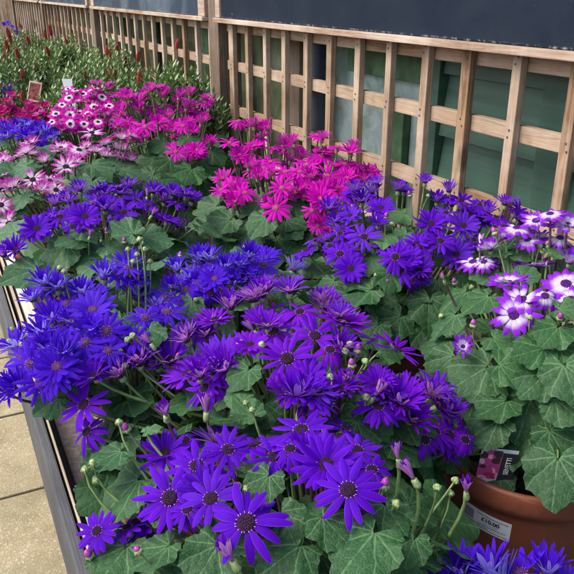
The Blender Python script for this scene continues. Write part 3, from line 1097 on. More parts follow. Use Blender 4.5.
# A1: near violet plant ------------------------------------------------
A1 = make_plant(.25, .47, (0, 0, .185, .20, .17, 1.105),
    [(246, 523, 1.08, 'o', .75), (170, 498, 1.02, 'o', .7), (197, 466, .98, 'o', .6), (228, 450, .85, 'o', .5), (301, 430, .98, 'o', .35),
     (326, 465, 1.02, 'o', .7), (348, 490, .95, 'o', .7), (357, 450, .75, 'o', .4), (165, 453, .88, 'o', .4), (211, 499, .9, 'o', .6),
     (97, 531, .68, 'o', .8), (136, 523, .70, 'd', .5), (312, 397, .75, 'o', .2), (185, 440, .7, 'd', .4), (372, 470, .7, 'd', .5),
     (290, 449, .7, 'd', .4), (340, 437, .75, 'd', .3)],
    'violet', .070, 'deep violet cineraria with wide open flowers, nearest in the middle foreground', nleaf=170, leafsize=.088,
    heroes=[(128, 487, 66, 225, .5), (365, 543, 78, 250, .5), (412, 545, 40, 250, .45), (120, 556, 60, 260, .5), (292, 552, 62, 230, .35),
            (212, 556, 60, 250, .4), (264, 482, 44, 250, .3), (248, 412, 36, 120, .62), (285, 520, 50, 300, .4), (330, 525, 55, 290, .35),
            (160, 552, 50, 240, .45), (150, 430, 22, 60, .85), (112, 455, 48, 240, .5), (390, 512, 46, 280, .35)],
    buds=[(246, 489, .008), (238, 487, .010, 1, .1), (166, 415, .02, 1, 1), (127, 430, .012, 1, .3), (119, 423, .010), (90, 556, .016, 1, .3),
          (139, 552, .010, 1, .1), (93, 463, .010), (97, 480, .012), (85, 470, .010), (232, 560, .018, 1, .9), (246, 403, .008), (252, 410, .008),
          (384, 487, .012, 1, .2), (413, 478, .018, 1, 1), (466, 491, .014, 1, 1), (398, 458, .014, 1, .5), (437, 488, .010), (450, 494, .010), (455, 481, .010),
          (396, 504, .010), (206, 411, .02, 1, .9), (160, 470, .01)],
    pot='potbrown', potr=.10, pot_at=(.30, .47), xmin=.125, seed=3, fill=18, spread=1.40, group=G, extra=6)
# A2: purple spiky plant behind ------------------------------------------
A2 = make_plant(.36, .705, (0, 0, .19, .175, .17, 1.125),
    [(287, 359, .95, 'o', .7), (315, 336, .85, 'o', .5), (223, 358, .95, 'o', .3), (230, 307, .85, 's', .2), (256, 298, .7, 's', .2),
     (289, 291, .75, 's', .2), (340, 316, .7, 's', .2), (268, 326, .7, 's', .3), (171, 361, 1.0, 's', .4), (137, 358, .75, 's', .3),
     (120, 375, .8, 's', .3), (286, 393, .7, 's', .3), (308, 378, .7, 'o', .3), (343, 388, .65, 's', .3), (400, 402, .95, 's', .3),
     (384, 398, .8, 's', .3), (412, 419, .8, 's', .4), (430, 395, .8, 's', .2), (449, 435, .85, 'o', .4), (449, 412, .75, 's', .2),
     (465, 440, .7, 'd', .4), (205, 335, .75, 's', .3), (300, 312, .7, 'o', .3), (250, 345, .7, 'o', .3), (322, 300, .6, 's', .2),
     (94, 376, .8, 's', .3, 'violet'), (84, 405, .9, 'o', .6, 'violet'), (87, 432, .75, 'd', .5, 'violet'), (200, 376, .7, 's', .3),
     (425, 440, .7, 'd', .4), (378, 385, .65, 's', .3), (258, 318, .6, 'o', .3), (215, 320, .7, 'o', .3), (330, 350, .7, 'd', .4), (186, 340, .7, 's', .3)],
    'purple', .078, 'purple cineraria with narrow spiky petals showing lilac backs, second from the front', nleaf=190, leafsize=.08,
    heroes=[(133, 400, 46, 330, .45), (245, 375, 36, 250, .55), (262, 410, 40, 260, .5), (240, 398, 30, 120, .7), (360, 430, 45, 280, .35),
            (200, 385, 36, 250, .5), (385, 352, 34, 20, .5), (400, 450, 40, 290, .35), (360, 410, 34, 300, .4), (115, 425, 40, 220, .5)],
    buds=[(350, 345, .012), (357, 352, .014, 1, .3), (345, 352, .012), (335, 358, .011), (352, 366, .012, 1, .3), (365, 362, .011), (330, 378, .012),
          (315, 390, .010), (178, 358, .01, 1, .2), (150, 343, .013, 1, 1), (240, 343, .012), (253, 330, .014, 1, .5), (262, 345, .011),
          (375, 395, .018, 1, .9), (345, 380, .02, 1, .8), (128, 340, .011), (133, 336, .011), (120, 352, .012), (366, 398, .012)],
    pot='potbrown', potr=.11, seed=5, fill=36, spread=1.40, group=G, extra=6)
# B1: blue violet plant on the left --------------------------------------
B1 = make_plant(.165, .90, (-.01, 0, .175, .17, .16, 1.11),
    [(93, 310, 1, 'o', .5), (57, 288, .9, 's', .2), (45, 284, .85, 's', .2), (66, 304, .95, 'o', .2), (82, 294, .9, 's', .2), (104, 277, .9, 's', .2),
     (118, 274, .9, 'o', .2), (52, 319, .95, 's', .2), (106, 331, .95, 'o', .5), (85, 343, .9, 'o', .4), (57, 367, 1, 'o', .6), (31, 364, .95, 'o', .5),
     (78, 361, .9, 'o', .6), (108, 351, .8, 'o', .4), (42, 334, .9, 's', .2), (64, 352, .95, 's', .3), (143, 295, .75, 'o', .4), (145, 318, .8, 'o', .4),
     (167, 312, .95, 'o', .3), (165, 298, .85, 'o', .2), (20, 387, 1, 's', .5), (40, 383, .9, 'o', .5), (54, 378, .9, 'o', .3), (48, 350, .9, 's', .2),
     (128, 268, .75, 'o', .3), (20, 358, .8, 'd', .4), (90, 330, .85, 's', .3), (8, 392, .8, 's', .4), (72, 322, .85, 's', .2), (33, 300, .7, 's', .2),
     (135, 340, .8, 'o', .3)],
    'blue', .068, 'blue violet cineraria spilling over the left edge of the bench', nleaf=175, leafsize=.08,
    heroes=[(100, 340, 34, 60, .5), (118, 322, 36, 250, .5), (32, 345, 30, 230, .6), (75, 378, 34, 230, .5), (122, 300, 34, 300, .45),
            (135, 282, 26, 60, .7), (60, 395, 36, 230, .45), (150, 332, 34, 280, .45), (128, 350, 32, 300, .5), (52, 402, 34, 220, .45)],
    buds=[(12, 330, .010), (18, 334, .011), (22, 345, .010), (10, 342, .012), (15, 352, .010), (140, 240, .012), (145, 250, .011), (137, 255, .010),
          (150, 262, .010), (133, 262, .011), (128, 250, .010), (125, 366, .011), (60, 268, .010), (64, 272, .010)],
    pot='potbrown', potr=.105, seed=8, leafmat='leafgrey', fill=30, spread=1.10, group=G, extra=5, pot_at=(.25, .92), xmin=.10)
# B2: lighter blue plant beside it --------------------------------------
B2 = make_plant(.40, 1.03, (0, 0, .16, .13, .13, 1.11),
    [(195, 277, 1, 'o', .5), (209, 260, .95, 's', .2), (225, 267, .85, 's', .2), (249, 256, .95, 's', .3), (263, 265, .9, 'o', .4), (239, 266, .85, 's', .2),
     (199, 258, .9, 's', .2), (186, 290, .9, 'o', .3), (215, 279, .9, 'o', .3), (233, 283, .8, 's', .2), (177, 270, .85, 's', .3), (205, 290, .8, 'o', .3),
     (252, 278, .7, 's', .3), (172, 287, .8, 's', .3)],
    'blue', .066, 'small light blue violet cineraria in the middle between purple and magenta plants', nleaf=90, leafsize=.075, leafmat='leafgrey',
    heroes=[(190, 305, 30, 250, .5), (160, 262, 34, 200, .5), (270, 285, 26, 300, .45), (222, 296, 28, 280, .5)],
    buds=[(196, 300, .01), (244, 248, .01), (180, 256, .01, 1, .2)], nbud=4,
    pot='pot', potr=.10, seed=12, fill=14, spread=1.00, group=G, extra=4)
# C: violet plant on the left in mid distance ---------------------------
C1 = make_plant(.27, 1.37, (-.02, 0, .21, .19, .16, 1.12),
    [(37, 229, 1.1, 'o', .7), (16, 250, 1, 's', .4), (85, 217, 1, 'o', .6), (94, 204, .9, 'o', .3), (124, 212, 1, 'o', .4), (120, 194, .9, 's', .1),
     (68, 203, .9, 's', .2), (80, 190, .85, 's', .1), (164, 201, 1, 's', .2), (178, 203, .9, 'o', .3), (192, 201, .95, 's', .2), (153, 192, .9, 's', .2),
     (104, 194, .9, 's', .2), (4, 255, .9, 's', .3), (136, 200, .95, 'o', .3), (60, 217, .9, 'o', .3), (105, 209, .85, 's', .3), (148, 206, .85, 'o', .3),
     (172, 194, .85, 's', .2), (92, 193, .8, 'o', .2), (112, 203, .8, 'o', .3), (186, 195, .8, 'o', .2), (55, 205, .85, 's', .2), (72, 226, .7, 'd', .4)],
    'violet', .066, 'violet cineraria with broad grey green leaves at mid left, overhanging the pale board', nleaf=115, leafsize=.085,
    heroes=[(28, 272, 46, 225, .42), (96, 258, 46, 200, .55), (62, 250, 40, 240, .4), (150, 238, 38, 350, .5), (128, 232, 34, 150, .5), (75, 240, 34, 230, .45),
            (170, 250, 38, 340, .45), (50, 262, 36, 230, .35), (176, 228, 36, 340, .5), (115, 270, 36, 260, .4), (12, 232, 34, 160, .6), (196, 240, 36, 300, .4),
            (140, 262, 34, 280, .4), (85, 232, 30, 290, .5), (205, 228, 32, 330, .45)],
    buds=[(133, 236, .012), (142, 243, .012), (138, 238, .01), (90, 236, .013, 1, .6), (107, 232, .01, 1, .4), (147, 196, .012, 1, .7), (186, 226, .013, 1, .7),
          (140, 248, .011), (125, 242, .012, 1, .2), (152, 215, .013, 1, .6)],
    pot='pot', potr=.12, seed=14, leafmat='leafgrey', fill=24, spread=1.00, group=G, extra=5, xmin=.15)
# D: violet plant by the trellis ----------------------------------------
D1 = make_plant(.775, 1.10, (-.005, -.01, .235, .185, .17, 1.115),
    [(431, 224, 1.05, 'o', .6), (463, 226, 1.05, 'o', .6), (480, 205, .95, 'o', .4), (461, 201, .95, 'o', .3), (456, 254, 1.05, 'o', .6), (419, 248, 1, 'o', .5),
     (440, 241, .95, 'o', .3), (395, 257, 1, 'o', .5), (400, 270, 1.05, 'o', .6), (419, 271, .9, 's', .4), (388, 246, .9, 'o', .3), (381, 208, .95, 'o', .4),
     (505, 204, .9, 's', .1), (496, 218, .9, 'o', .3), (517, 218, .8, 's', .2), (398, 190, .85, 's', .1), (437, 201, .8, 's', .2), (449, 191, .8, 's', .1),
     (340, 254, 1, 'o', .5), (364, 237, 1, 'o', .6), (351, 269, 1, 'o', .6), (340, 234, .9, 'o', .3), (329, 209, .95, 's', .3), (345, 204, .9, 'o', .3),
     (362, 201, .95, 's', .2), (354, 191, .9, 's', .1), (372, 193, .85, 's', .1), (336, 222, .85, 's', .3), (408, 258, .9, 'o', .3), (446, 213, .85, 'o', .3),
     (474, 240, .8, 'd', .4), (376, 184, .8, 's', .1), (425, 182, .7, 's', .1), (484, 222, .9, 'o', .3), (350, 216, .85, 'o', .3), (470, 214, .85, 'o', .2),
     (378, 224, .7, 's', .2), (412, 280, .8, 'd', .4), (330, 246, .8, 'd', .4)],
    'violet', .067, 'deep violet cineraria with rounded clusters standing against the trellis', nleaf=150, leafsize=.085,
    heroes=[(364, 292, 42, 200, .45), (428, 306, 44, 260, .45), (396, 322, 40, 230, .5), (400, 214, 30, 210, .8), (385, 238, 26, 260, .8), (404, 235, 24, 240, .75),
            (380, 300, 34, 260, .4), (455, 300, 40, 300, .4), (345, 300, 34, 230, .35), (390, 278, 30, 250, .55), (372, 262, 26, 260, .65), (440, 285, 34, 280, .35),
            (465, 280, 30, 300, .45), (375, 330, 34, 240, .35), (430, 330, 44, 270, .25), (330, 285, 34, 230, .35)],
    buds=[(386, 218, .012, 1, .4), (392, 224, .01), (410, 196, .012, 1, .4), (428, 196, .01), (381, 283, .01), (388, 282, .01, 1, .2), (376, 275, .01)],
    pot='potbrown', potr=.12, seed=17, fill=30, spread=1.00, group=G, extra=4)
# E: white and violet plant in the big pot on the right ------------------
E1 = make_plant(.76, .66, (.02, .02, .235, .225, .23, 1.135),
    [(514, 315, 1.02, 'o', .85), (522, 300, .95, 'o', .4), (508, 283, .95, 'o', -.1), (566, 284, 1, 'o', .35), (473, 262, .9, 'o', .3),
     (517, 228, .85, 'o', .4), (567, 225, .85, 'o', .3), (463, 347, .55, 's', .5), (541, 238, .5, 's', .2), (505, 238, .55, 's', .1), (484, 262, .7, 'd', .3), (498, 258, .7, 'o', .2), (536, 221, .8, 'o', .4), (550, 214, .75, 'o', .2), (560, 238, .8, 'd', .3), (545, 296, .75, 'd', .3), (571, 300, .85, 'o', .4),
     (490, 249, .7, 's', .2), (528, 240, .75, 'o', .3), (570, 262, .7, 's', .3)],
    'bicolour', .070, 'white centred violet tipped cineraria in the large terracotta pot at the right edge', nleaf=100, leafsize=.074, potr=.13, poth=.246,
    pot_at=(.69, .63), leafz=1.04,
    heroes=[(556, 470, 62, 262, .42, .95), (478, 372, 60, 210, .5), (448, 362, 44, 230, .4), (530, 405, 62, 260, .4), (470, 410, 58, 250, .35), (508, 368, 46, 330, .62),
            (555, 332, 42, 240, .6), (450, 320, 40, 230, .5), (500, 340, 40, 300, .6), (460, 295, 38, 220, .55), (520, 252, 36, 200, .6), (490, 272, 34, 180, .6),
            (566, 375, 54, 280, .5), (482, 300, 40, 220, .55), (555, 440, 50, 290, .3), (540, 268, 40, 330, .65), (555, 252, 30, 20, .6), (536, 350, 44, 200, .55),
            (490, 425, 50, 200, .28), (566, 310, 34, 330, .6), (500, 405, 46, 230, .45), (440, 345, 36, 250, .35),
            (525, 275, 30, 60, .65), (500, 250, 30, 150, .65), (562, 405, 46, 310, .45), (520, 435, 54, 250, .3), (540, 380, 46, 230, .5), (568, 350, 36, 330, .55)],
    buds=[(480, 244, .016, 1, .5), (444, 280, .016, 1, .7), (473, 326, .014, 1, .3), (524, 261, .013, 1, .3), (539, 223, .014, 1, .5), (511, 262, .010), (543, 252, .012),
          (540, 246, .010), (548, 247, .010), (475, 274, .01), (455, 283, .011, 1, .3), (495, 234, .013, 1, .4), (530, 318, .01), (560, 318, .013, 1, .3)],
    nbud=6, seed=21, fill=0, spread=1.20, group=G, extra=3, low=-.42, tonebase=.54)
# N: blue flowers entering at the lower right corner ---------------------
N1 = make_plant(.47, .18, (0, 0, .15, .15, .14, 1.06),
    [(490, 572, 1, 's', .3), (520, 574, .95, 'o', .3), (462, 574, .9, 's', .2), (548, 572, .9, 's', .3), (505, 586, 1, 'o', .4), (535, 590, .9, 'o', .3),
     (478, 592, .9, 'o', .4), (448, 584, .8, 's', .2), (565, 590, .85, 's', .3)],
    'blue', .068, 'blue violet cineraria with white backed petals, cut by the bottom right edge', nleaf=70, leafsize=.075, seed=25, fill=6, spread=1.00, group=G, extra=5, pot='potbrown', potr=.10)
# F: magenta plant --------------------------------------------------------
F1 = make_plant(.70, 1.46, (.0, .01, .255, .25, .165, 1.13),
    [(263, 169, 1.1, 'o', .5), (307, 165, 1.05, 'o', .5), (322, 156, 1.05, 'o', .4), (286, 172, 1, 'o', .4), (235, 183, .95, 'o', .4), (240, 155, .95, 'o', .5),
     (282, 188, .95, 'o', .4), (230, 143, .85, 'o', .3), (345, 164, 1, 'o', .4), (368, 171, .95, 'o', .3), (328, 176, 1.05, 'o', .5), (324, 192, 1.1, 'o', .5),
     (322, 139, .9, 's', .1), (272, 148, .9, 'o', .2), (301, 157, .9, 's', .2), (350, 153, .9, 's', .2), (258, 178, .9, 's', .3), (249, 167, .9, 's', .3),
     (223, 178, .9, 'o', .3), (261, 130, .8, 's', .2), (247, 127, .8, 's', .2), (294, 143, .85, 's', .2), (347, 178, .95, 'o', .3), (361, 181, .9, 's', .2),
     (276, 208, 1.15, 'o', .7), (321, 199, 1.1, 'o', .4), (233, 190, .9, 'o', .4), (235, 202, .8, 's', .4), (221, 190, .8, 'o', .3), (312, 211, .8, 'd', .5),
     (255, 146, .85, 'o', .3), (337, 188, .9, 's', .3), (310, 178, .9, 's', .3), (271, 162, .9, 'o', .3), (338, 147, .85, 'o', .2), (297, 190, .85, 's', .4),
     (245, 193, .85, 'o', .4), (374, 181, .8, 's', .3), (281, 155, .85, 's', .2), (358, 165, .85, 'o', .3), (300, 172, .9, 'o', .4), (318, 226, .7, 'o', .5)],
    'magenta', .066, 'bright magenta cineraria in full flower in front of the trellis, middle of the picture', nleaf=130, leafsize=.085,
    heroes=[(250, 232, 40, 220, .3), (275, 245, 42, 270, .3), (225, 222, 36, 210, .45), (300, 240, 42, 280, .3), (262, 222, 34, 240, .5), (290, 225, 34, 300, .4),
            (245, 255, 40, 230, .28), (305, 262, 40, 300, .25), (280, 268, 40, 260, .25), (212, 208, 32, 200, .5), (255, 205, 28, 200, .5), (298, 205, 30, 300, .5),
            (222, 245, 32, 230, .4), (325, 252, 36, 290, .3), (205, 225, 30, 180, .45)],
    nbud=6, seed=29, fill=52, spread=0.85, group=G, extra=4, pot='pot', potr=.13, face=.3)
# G: magenta plant farther left -------------------------------------------
G1 = make_plant(.60, 2.02, (0, .02, .26, .28, .17, 1.16),
    [(155, 110, 1.15, 'o', .7), (145, 127, 1.15, 'o', .7), (169, 118, 1, 's', .3), (193, 115, 1.05, 'o', .6), (183, 126, 1, 'o', .5), (151, 91, 1, 's', .1),
     (179, 97, 1, 's', .2), (190, 95, .95, 's', .2), (176, 152, .95, 'o', .4), (197, 150, .9, 'o', .4), (129, 99, 1, 's', .2), (137, 132, 1.05, 'o', .3),
     (131, 139, .95, 's', .3), (196, 113, 1, 'o', .4), (200, 152, .9, 'o', .4), (204, 120, .9, 's', .3), (163, 97, .9, 's', .2), (139, 110, .9, 's', .3),
     (158, 124, .9, 's', .3), (205, 99, .85, 's', .2), (170, 106, .9, 'o', .3), (121, 112, .9, 's', .3), (128, 122, .9, 'o', .3), (186, 108, .9, 's', .2),
     (143, 101, .9, 'o', .2), (210, 142, .8, 's', .3), (174, 132, .8, 's', .3), (118, 126, .85, 's', .3)],
    'magenta', .066, 'magenta cineraria with yellow eyes growing behind on the left of the trellis post', nleaf=130, leafsize=.085, hi=False,
    heroes=[(150, 160, 30, 220, .45), (170, 165, 32, 260, .35), (190, 172, 34, 250, .4), (205, 165, 30, 300, .45), (160, 145, 26, 220, .5), (200, 185, 34, 270, .45),
            (178, 182, 32, 240, .35), (150, 178, 28, 230, .4), (190, 140, 24, 300, .5), (215, 155, 24, 300, .5)],
    nbud=0, seed=31, fill=50, spread=0.70, group=G, extra=3, potr=.12, face=.3)
# I: white and pink plant ---------------------------------------------------
I1 = make_plant(.27, 1.84, (0, .03, .24, .25, .16, 1.13),
    [(92, 133, 1.15, 'o', .2), (66, 167, 1.15, 'o', .5), (33, 180, 1.1, 'o', .5), (50, 181, 1.05, 'o', .3), (79, 150, 1.05, 'o', .3), (61, 148, 1.05, 'o', .2),
     (30, 143, 1, 'o', .2), (26, 153, .95, 's', .2), (3, 162, 1, 'o', .4), (122, 150, .9, 's', .3), (3, 178, 1, 'o', .4), (56, 190, .95, 'o', .5), (122, 139, .9, 's', .2),
     (105, 145, .85, 's', .2), (2, 190, 1, 's', .5), (9, 224, 1.1, 'o', .5), (1, 205, 1, 'o', .4), (45, 162, .9, 's', .3), (75, 163, .85, 's', .3), (15, 186, .85, 's', .3),
     (96, 152, .9, 's', .2), (42, 190, .85, 's', .4), (130, 160, .8, 's', .4)],
    'pale', .064, 'white cineraria with pink tipped petals at the left, in front of the blue one', nleaf=120, leafsize=.08, leafmat='leafgrey', hi=False,
    heroes=[(22, 168, 30, 200, .5), (45, 150, 28, 180, .5), (95, 168, 34, 300, .45), (110, 180, 34, 260, .35), (130, 172, 34, 300, .4), (90, 185, 34, 250, .35),
            (20, 198, 30, 230, .5), (12, 210, 28, 240, .6), (120, 165, 30, 20, .5), (80, 178, 30, 230, .45), (138, 185, 34, 280, .3), (10, 170, 26, 160, .5)],
    nbud=4, seed=33, fill=34, spread=0.70, group=G, extra=3, potr=.115)
# H: ringed magenta plant --------------------------------------------------
H1 = make_plant(.46, 2.52, (0, 0, .25, .24, .16, 1.15),
    [(69, 98, 1.15, 'o', .6), (83, 94, 1.1, 'o', .6), (92, 92, 1.1, 'o', .6), (102, 97, 1.15, 'o', .7), (109, 106, 1.1, 'o', .5), (88, 115, 1.1, 'o', .7), (70, 115, 1.05, 'o', .6),
     (56, 114, 1.05, 'o', .6), (70, 124, 1.1, 'o', .7), (94, 107, 1.05, 'o', .5), (79, 113, 1, 'o', .5), (98, 122, 1, 'o', .5), (62, 105, 1, 'o', .4), (78, 103, 1, 's', .3),
     (106, 115, 1, 's', .3), (115, 98, 1, 's', .3), (84, 124, 1, 'o', .5), (62, 122, 1, 's', .3), (112, 122, .9, 's', .3), (93, 99, .9, 's', .2), (75, 90, .9, 'o', .3),
     (52, 122, .9, 'o', .3), (110, 90, .9, 's', .2), (100, 112, .9, 's', .3), (63, 131, .95, 's', .3), (80, 132, .9, 's', .4), (98, 86, .9, 's', .2), (120, 108, .9, 's', .3)],
    'ring', .058, 'magenta cineraria whose flowers have a white ring round a dark eye', nleaf=100, leafsize=.075, hi=False, nbud=0, seed=35, fill=26, spread=0.55, group=G, extra=3, potr=.12, face=.35)
# J: blue plant at the far left ---------------------------------------------
J1 = make_plant(.24, 2.34, (0, 0, .17, .16, .12, 1.10),
    [(17, 127, 1.1, 's', .3), (12, 133, 1.1, 's', .3), (31, 134, 1.1, 's', .3), (45, 132, 1.1, 's', .3), (58, 135, 1, 's', .3), (26, 138, 1.05, 's', .3), (38, 128, 1.05, 's', .3),
     (5, 128, 1, 's', .3), (8, 138, 1, 's', .3), (20, 134, 1.05, 'o', .3), (38, 138, 1.05, 'o', .3), (50, 138, 1, 's', .3), (2, 134, 1, 'o', .3), (28, 127, 1, 's', .2)],
    'blue', .066, 'vivid blue cineraria tucked behind the white and pink one', nleaf=80, leafsize=.07, hi=False, nbud=0, seed=37, fill=12, spread=0.50, group=G, extra=2, potr=.10)
# K: crimson magenta plant at far left ----------------------------------------
K1 = make_plant(.26, 2.86, (0, 0, .20, .18, .13, 1.12),
    [(7, 105, 1.1, 's', .3), (14, 113, 1.1, 's', .3), (28, 106, 1, 's', .3), (38, 115, 1, 's', .3), (5, 121, 1.1, 'o', .3), (44, 107, 1, 's', .3), (35, 121, 1, 's', .3),
     (20, 119, 1, 's', .3), (24, 112, 1, 'o', .3), (12, 98, 1, 's', .2), (46, 118, 1, 'o', .3), (3, 112, 1, 's', .3)],
    'rose', .06, 'crimson magenta cineraria far left beside the red pot', nleaf=90, leafsize=.075, hi=False, nbud=0, seed=39, fill=12, spread=0.50, group=G, extra=2, potr=.11)
K2 = make_plant(.20, 3.35, (0, 0, .16, .15, .12, 1.13),
    [(4, 88, 1, 's', .3), (8, 92, 1, 's', .3), (14, 94, 1, 's', .3), (2, 95, 1, 'o', .3), (10, 86, 1, 's', .3), (16, 88, 1, 's', .3)],
    'purple', .06, 'distant purple cineraria at the left edge below the shrubs', nleaf=70, leafsize=.07, hi=False, nbud=0, seed=41, fill=5, spread=0.40, group=G, extra=2, potr=.10)


# ------------------------------------------------------------------ evergreen shrubs with red spikes
def spike_mesh(seed):
    r_ = random.Random(seed)
    mb = MB()
    for k in range(90):
        z = .006 + .066 * k / 90
        a = k * 2.4
        rr = .010 * math.sin(math.pi * min(1, (k / 90) * .82 + .18)) + .004
        p = Vector((math.cos(a) * rr * .3, math.sin(a) * rr * .3, z))
        q = Vector((math.cos(a) * rr * 1.2, math.sin(a) * rr * 1.2, z + .007))
        mb.tube([p, (p + q) / 2, q], [.0015, .0026, .0012], 4)
    mb.tube([(0, 0, -.05), (0, 0, .07)], .0018, 5)
    return mb.mesh('flower_spike', M['redspike'])


SPIKES = [spike_mesh(i) for i in range(3)]


def make_shrub(cx, cy, r, h, label, spikes, seed, ntwig=210, dens=14, mat='shrub', tonebase=.5, leafL=.038, pot='potbrown', potr=.11, spread=1.0, poth_=.18):
    random.seed(seed)
    h -= .025
    for _ in range(6):
        a_ = random.uniform(0, 6.28)
        q_ = random.uniform(.2, .95)
        spikes = list(spikes) + [(r * q_ * math.cos(a_), r * q_ * math.sin(a_), h * (1.0 - .35 * q_ * q_) - .05, random.uniform(.5, 1.1))]
    tonebase += random.uniform(-.12, .12)
    plant = empty('potted_shrub', (cx, cy, BENCH + .004))
    tag(plant, label, 'potted shrub', 'potted evergreen shrubs with red spikes')
    add_pot(plant, potr, poth_, pot)
    mb = MB()
    base = Vector((0, 0, .16))
    for i in range(ntwig):
        zz = 1 - (i + .5) / ntwig * 1.15
        a = i * 2.39996 + random.uniform(-.4, .4)
        rr = math.sqrt(max(0, 1 - zz * zz)) if zz > 0 else 1
        k = random.uniform(.72, 1.1)
        tip = Vector((r * rr * math.cos(a) * k, r * rr * math.sin(a) * k, .16 + (h - .16) * (.42 + .58 * zz) * random.uniform(.86, 1.08)))
        root = base.lerp(tip, .45)
        root.z -= .02
        d = nrm(nrm(tip - root) + Vector((0, 0, .9)))
        L = .085 * random.uniform(.7, 1.3)
        st = tip - d * L
        mb.tube([base, root.lerp(st, .5), st, tip], [.0035, .0025, .002, .0012], 4, 1, False)
        tn = min(1, max(0, random.gauss(tonebase, .13)))
        n0 = dens
        o1 = d.orthogonal().normalized()
        o2 = d.cross(o1)
        for j in range(n0):
            s = j / (n0 - 1)
            ang = j * 2.4 + i
            out = o1 * math.cos(ang) + o2 * math.sin(ang)
            el = .35 + 1.1 * s * s
            ld = nrm(out + d * el + Vector((random.uniform(-.2, .2), random.uniform(-.2, .2), random.uniform(-.2, .2))))
            p = st.lerp(tip, s)
            ll = leafL * random.uniform(.7, 1.15) * (1 - .35 * s)
            w = nrm(ld.cross(d)) * ll * .20
            up = nrm(ld.cross(w)) * ll * .05
            V = [p, p + ld * ll * .45 + w - up, p + ld * ll * .45 - w - up, p + ld * ll - up * 2, p + ld * ll * .5 + up]
            mb.add([v[:] for v in V], [(0, 1, 4), (0, 4, 2), (1, 3, 4), (4, 3, 2)], None, min(1, tn + .40 * s * s + random.uniform(-.08, .08)))
    mb.obj('foliage', [M[mat], M['stem']], plant, True)
    for (x, y, hh, sc) in spikes:
        o = bpy.data.objects.new('flower_spike', random.choice(SPIKES))
        COL.objects.link(o)
        o.parent = plant
        o.location = (x, y, hh)
        o.scale = (min(sc, 1.4) * .55, min(sc, 1.4) * .55, min(sc, 1.4) * .6)
        o.rotation_euler = (random.uniform(-.4, .4), random.uniform(-.4, .4), random.uniform(0, 6))
    return plant


def spk(cx, cy, pts, z0=BENCH + .004):
    """flower spikes surveyed at the shrub's own depth -> offsets from its base"""
    out = []
    for x, y, sc in pts:
        d = ray(x, y)
        fw = Vector((math.sin(YAW), math.cos(YAW), 0))
        t = (cx * fw.x + cy * fw.y) / (d.x * fw.x + d.y * fw.y)
        p = CAM + d * t
        out.append((p.x - cx, p.y - cy, p.z - z0 - .03 * sc, sc))
    return out


make_shrub(.80, 2.62, .20, .60, 'dark green shrub nearest the weathered post', spk(.80, 2.62, [(176, 42, .9)]), 51, tonebase=.38, leafL=.05)
make_shrub(.60, 3.02, .24, .60, 'broad grey green shrub behind the ringed magenta flowers', spk(.60, 3.02, [(137, 54, 1.1), (139, 75, 1.6), (106, 49, .9)]), 52, ntwig=260, tonebase=.55)
make_shrub(.36, 3.38, .24, .60, 'grey green shrub in the red pot with a hanging red tag', spk(.36, 3.38, [(49, 49, 1.0), (18, 52, 1.1)]), 53, ntwig=260, tonebase=.42, pot='potred', potr=.12, poth_=.33)
make_shrub(.78, 3.48, .22, .62, 'olive shrub with pale tips against the second trellis panel', spk(.78, 3.48, [(116, 48, 1.2), (110, 52, .9)]), 54, tonebase=.5, ntwig=220)
make_shrub(.62, 4.05, .24, .60, 'bushy shrub with broad upright leaves in the row behind', spk(.62, 4.05, [(51, 29, 1.3), (67, 40, .9)]), 55, tonebase=.45, leafL=.055)
make_shrub(.28, 4.2, .22, .56, 'shrub with several long red spikes at the left edge', spk(.28, 4.2, [(9, 28, 2.0), (7, 43, 1.6), (3, 55, 1.5), (15, 62, 1.2)]), 56, tonebase=.42)
make_shrub(.80, 4.75, .22, .60, 'far shrub with one red spike below the third panel', spk(.80, 4.75, [(29, 37, 1.8), (45, 33, 1.2)]), 57, tonebase=.45, ntwig=160)
make_shrub(.42, 5.0, .24, .56, 'far olive shrub among distant lilac flowers', spk(.42, 5.0, [(10, 34, 2.0)]), 58, tonebase=.45, ntwig=160)

K3 = make_plant(.30, 5.7, (0, 0, .24, .22, .16, 1.17), [(12, 28, 1, 's'), (4, 25, 1, 's'), (16, 31, 1, 'o'), (8, 24, 1, 's')],
    'blue', .055, 'far lilac blue cineraria at the top left', nleaf=60, hi=False, seed=61, group=G, extra=3, potr=.1)
k = 0
for (x, y, lb) in ((.35, 6.5, 'distant shrub on the left of the bench'), (.75, 6.4, 'distant shrub beside the far trellis'),
                   (.5, 7.2, 'last but one distant shrub along the bench'), (.5, 8.1, 'last distant shrub at the end of the bench')):
    make_shrub(x, y, .26, .55, lb, [(0, 0, .54, 1.4)] if k % 2 else [], 70 + k, ntwig=120, dens=10, leafL=.05)
    k += 1


# ------------------------------------------------------------------ stickers, tags, labels
def text_mesh(s, size, mat, parent, name, place, bold=False):
    cu = bpy.data.curves.new(name, 'FONT')
    cu.body = s
    cu.size = size
    cu.align_x = 'CENTER'
    cu.align_y = 'CENTER'
    if bold:
        cu.offset = size * .03
    ob = bpy.data.objects.new(name, cu)
    COL.objects.link(ob)
    bpy.context.view_layer.update()
    me = bpy.data.meshes.new_from_object(ob.evaluated_get(bpy.context.evaluated_depsgraph_get()))
    COL.objects.unlink(ob)
    bpy.data.objects.remove(ob)
    for v in me.vertices:
        v.co = place(v.co.x, v.co.y)
    me.materials.clear()
    me.materials.append(M[mat])
    o = bpy.data.objects.new(name, me)
    COL.objects.link(o)
    o.parent = parent
    return o


# price sticker on the big pot
eplant = E1[0]
PR, PH = .13, .246
ANG0, ZC = R(-158), .178


